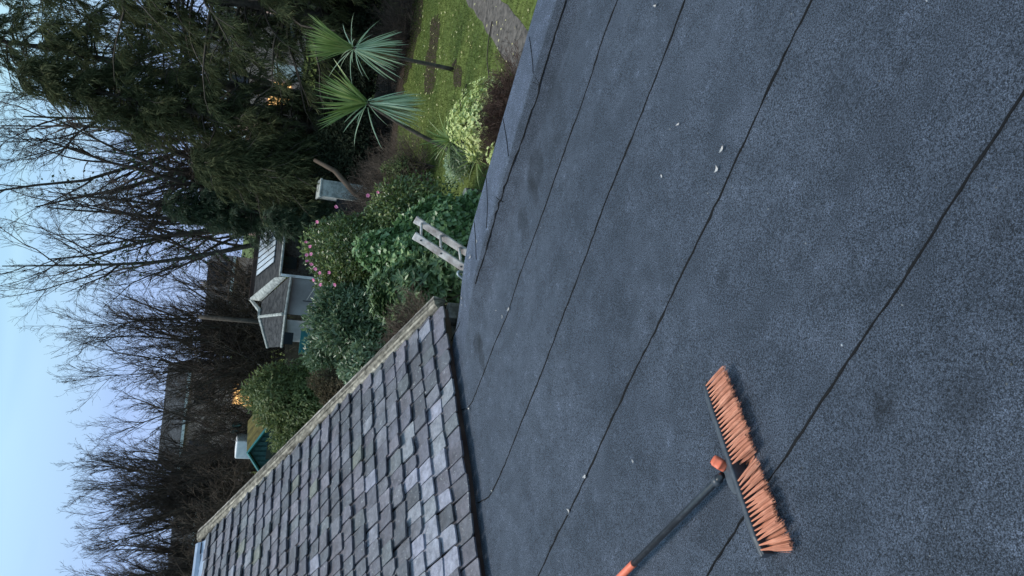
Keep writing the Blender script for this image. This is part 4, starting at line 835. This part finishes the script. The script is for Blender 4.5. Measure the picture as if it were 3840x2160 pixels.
st = MB().tubes(smooth_path(np.array([AtZ(1750, 315, .03), AtZ(1735, 370, .04), AtZ(1717, 430, .03)])), np.full(40, .014), 5).build('fallen_stick', M['twig']); tag(st, 'shorter dark stick on the grass above the yellow bush', 'stick')

# ------------------------------------------------------------------ push broom
hx = nrm(np.array([-.769, -.639, 0])); by = nrm(np.array([.639, -.769, 0])); uz = np.array([0, 0, 1.])
p1, p2 = AtZ(2636, 1436, RZ + .062), AtZ(2850, 2080, RZ + .062)
hx = nrm(p2 - p1); by = np.array([-hx[1], hx[0], 0]); by = by if by[1] < 0 else -by
HL = np.linalg.norm(p2 - p1); HC = (p1 + p2)/2; HC[2] = RZ
br = thing('push_broom', HC, 'push broom with orange bristles and black handle lying on the felt roof', 'broom')
def Bm(x, y, z): return HC + hx*x + by*y + uz*z
RM = np.stack([hx, by, uz], 1)
hb = MB(); K = 12; rows = []
for k in range(K):
    x = -HL/2 + HL*k/(K-1); e = .8 if k in (0, K-1) else 1; z0_, z1_ = .008 + .004*(1-e)*10, .063*e + .012*(1-e)
    rows += [Bm(x, -.026, z0_ + .004), Bm(x, .004, z0_), Bm(x, .004, z1_ - .002), Bm(x, -.004, z1_ + .001), Bm(x, -.022, z1_ - .006)]
hb.add(rows, [(5*k+i, 5*k+(i+1) % 5, 5*k+5+(i+1) % 5, 5*k+5+i) for k in range(K-1) for i in range(5)] + [(0, 1, 2, 3), (5*K-5, 5*K-2, 5*K-3, 5*K-4)], [(0, 3, 4), (5*K-5, 5*K-1, 5*K-2)])
bevel(hb.build('head_block', M['grey_plastic'], br), .003, 2)
rb_ = np.random.default_rng(8); tuft = MB()
nt_ = 40; xs = np.linspace(-HL/2 + .012, HL/2 - .012, nt_)
cone_p, cone_r, sp_, sr_ = [], [], [], []
for row, z in enumerate((.056, .0297, .006)):
    for k, x in enumerate(xs):
        if abs(x - .032) < .017 and row < 2: continue
        lean = (.022*math.exp(-((x - .06)/.05)**2)*(-1 if x > .03 else .0)) + rb_.normal(0, .003) - (.012 if x < .03 else .006) + (.022 if x > HL/2 - .03 else 0)
        ln_b = .088 + rb_.normal(0, .003) + (.008 if x > HL/2 - .05 else 0); a = np.array([x, .003, z]); dz_ = rb_.normal(0, .002) + (.004 if row == 0 else 0) - (.006 if x > HL/2 - .04 else 0)
        e = np.array([x + lean, ln_b - .020*row, max(.66*z - .002 + dz_, .004)])
        t = np.linspace(0, 1, 6)[:, None]; core = a + (e - a)*t
        cone_p.append(Bm(0, 0, 0) + core @ RM.T); cone_r.append(np.interp(np.linspace(0, 1, 6), [0, .12, .6, 1], [.0009, .0018, .0034, .0034]))
        ns_ = 44 if row < 1 else 20
        ang = rb_.uniform(0, 6.28, ns_); rad_ = np.sqrt(rb_.random(ns_)); a0 = a + np.stack([np.cos(ang)*rad_*.0014, 0*ang, np.sin(ang)*rad_*.0020], -1)
        fr = .0058*(1.5 if x > HL/2 - .06 else 1); e0 = e + np.stack([np.cos(ang)*rad_*fr + rb_.normal(0, .0014, ns_), rb_.normal(.001, .0045, ns_), np.sin(ang)*rad_*.0075], -1); e0[:, 2] = np.clip(e0[:, 2], .002, .075)
        tt3 = np.array([0, .5, 1.])[None, :, None]; mid = (a0 + e0)/2 + np.stack([np.cos(ang)*.0008, 0*ang, np.sin(ang)*.0012], -1)
        pts = np.stack([a0, mid, e0], 1); sp_.append(HC + pts @ RM.T); sr_.append(np.repeat([[.00055, .00055, .0004]], ns_, 0))
tuft.tubes(np.array(cone_p), np.array(cone_r), 7); tuft.tubes(np.vstack(sp_), np.vstack(sr_), 3, cap=False)
tuft.build('bristles', M['bristle'], br)
bk = MB(); K = 10; aa = np.linspace(0, np.pi, K)
prof = [(.058*math.cos(t), -.026 - .030*math.sin(t)**.8) for t in aa]
bk.prism([Bm(.03 + x, y, .050) for x, y in prof], uz*-.034); bevel(bk.build('bracket', M['grey_plastic'], br), .004, 2)
hd = nrm(AtZ(2330, 2160, RZ + .045) - AtZ(2692, 1800, RZ + .052)); h0 = AtZ(2688, 1803, RZ + .050); g0 = AtZ(2374, 2110, RZ + .046)
def hp_(t): return h0 + hd*t
Lg = np.linalg.norm(g0 - h0)
MB().tubes(np.array([hp_(-.035), hp_(0), hp_(Lg)]), np.array([.0115, .0118, .0118]), 16).build('handle', M['handle'], br, smooth=True)
MB().tubes(np.array([hp_(-.012), hp_(.0), hp_(.012)]), np.array([.015, .0155, .0135]), 14).build('socket', M['grey_plastic'], br, smooth=True)
MB().tubes(np.array([hp_(Lg), hp_(Lg+.004), hp_(Lg + .72), hp_(Lg + .73)]), np.array([.0125, .0137, .0137, .010]), 16).build('handle_grip', M['orange'], br, smooth=True)
kn = MB(); kc = AtZ(2697, 1738, RZ + .062); ax = nrm(hx*.55 + uz*.35 - by*.75); e1 = nrm(np.cross(ax, uz)); e2 = np.cross(ax, e1); nA = 48; rows = []
for (t, sc2) in ((-.016, .62), (-.0145, .9), (-.008, 1.0), (.008, 1.0), (.0145, .9), (.016, .62)):
    for k in range(nA):
        a = k*2*np.pi/nA; rr2 = .0260*(1 - .26*abs(math.cos(3*a))**.7)*sc2; rows.append(kc + ax*t + e1*math.cos(a)*rr2 + e2*math.sin(a)*rr2)
Qk = [(j*nA+k, j*nA+(k+1) % nA, (j+1)*nA+(k+1) % nA, (j+1)*nA+k) for j in range(5) for k in range(nA)]; rows += [kc - ax*.012, kc + ax*.012]
Tk = [(6*nA, (k+1) % nA, k) for k in range(nA)] + [(6*nA+1, 5*nA+k, 5*nA+(k+1) % nA) for k in range(nA)]
kn.add(rows, Qk, Tk); kn.build('knob', M['orange'], br, smooth=True)

# ------------------------------------------------------------------ dry leaf scraps on the felt
scr = [(2463, 20, .9, 'small pale leaf scrap near the top of the roof, between the second and third seams'), (2716, 563, 1.1, 'pale curved leaf scrap beside the long seam right of the middle'), (2694, 636, 1.0, 'hook shaped pale scrap lying just left of the long seam'),
       (2489, 662, .6, 'tiny round pale speck in the middle of the second felt strip'), (2551, 470, .9, 'thin pale leaf sliver in the upper middle of the felt'), (1815, 968, 1.5, 'largest pale leaf scrap near the ladder, on the kerb foot seam'),
       (1839, 913, 1.0, 'pale leaf scrap above the largest one on the kerb foot seam'), (2200, 1791, 1.2, 'white leaf scrap on the seam left of the broom'), (2136, 1919, 1.1, 'white leaf scrap on the seam near the broom handle'),
       (1911, 1160, 1.3, 'long grey leaf lying along the seam near the slate roof end'), (1757, 1122, .9, 'pale scrap at the low roof edge by the bent pipe'), (1754, 1147, .7, 'round pale speck at the low roof edge near the slate corner'), (1761, 1535, 1.0, 'pale scrap where the seam curls under the slates'),
       (2380, 1730, .8, 'pale sliver between the broom knob and the seam'), (1865, 1166, .7, 'round pale speck beside the grey leaf near the slate roof'), (1888, 1188, .9, 'small pale scrap on the seam below the long grey leaf'), (1848, 1843, .8, 'pale scrap near the end of the curling second seam')]
rs = np.random.default_rng(12)
for (x, y, s, lab) in scr:
    p = AtZ(x, y, RZ); p[2] = deck_z(p[0], p[1]) + .006; a = rs.uniform(0, 6.28); u_, v_ = np.array([math.cos(a), math.sin(a), 0]), np.array([-math.sin(a), math.cos(a), 0]); l, w = .0125*s, .0050*s*rs.uniform(.8, 1.3)
    n = 6; rows = []
    for k in range(n):
        t = k/(n-1); ww = w*math.sin(math.pi*(.08 + .84*t))*rs.uniform(.8, 1.2); c = p + u_*(t-.5)*l*2 + v_*.004*s*math.sin(3*t) + uz*(.006*s*(2*t-1)**2)
        rows += [c - v_*ww + uz*.003*s, c, c + v_*ww + uz*.003*s]
    m = MB().add(rows, [(3*k+i, 3*k+i+1, 3*k+4+i, 3*k+3+i) for k in range(n-1) for i in range(2)]); m.add(np.array(rows) - uz*.0012, [(3*k+3+i, 3*k+4+i, 3*k+i+1, 3*k+i) for k in range(n-1) for i in range(2)])
    tag(m.build('leaf_scrap', M['deadleaf']), lab, 'leaf', 'pale leaf scraps on the felt roof')

# loose grit and moss crumbs on the felt
n = 520; gm_ = MB(); gs = rs.uniform(-3.0, 2.6, n); gn = np.where(rs.random(n) < .35, np.array([3.38, 2.75, 2.02, 1.21])[rs.integers(4, size=n)] + rs.normal(0, .05, n), rs.uniform(.2, 3.8, n))
for a_, b_ in zip(gs, gn):
    p = wsn(a_, b_, 0); p[2] = deck_z(p[0], p[1]) + .001; k = rs.uniform(.0012, .0036); gm_.box(p, (k*rs.uniform(1, 2.4), k*1.4, k*1.2), Matrix.Rotation(rs.uniform(0, 6.28), 3, 'Z'), taper=.55)
M['grit'] = material('grit', (.03, .03, .02), (.50, .50, .52), rough=.9, spec=.2, scale=2, island=True, c3=(.18, .18, .18))
tag(gm_.build('felt_grit', M['grit']), kind='stuff')
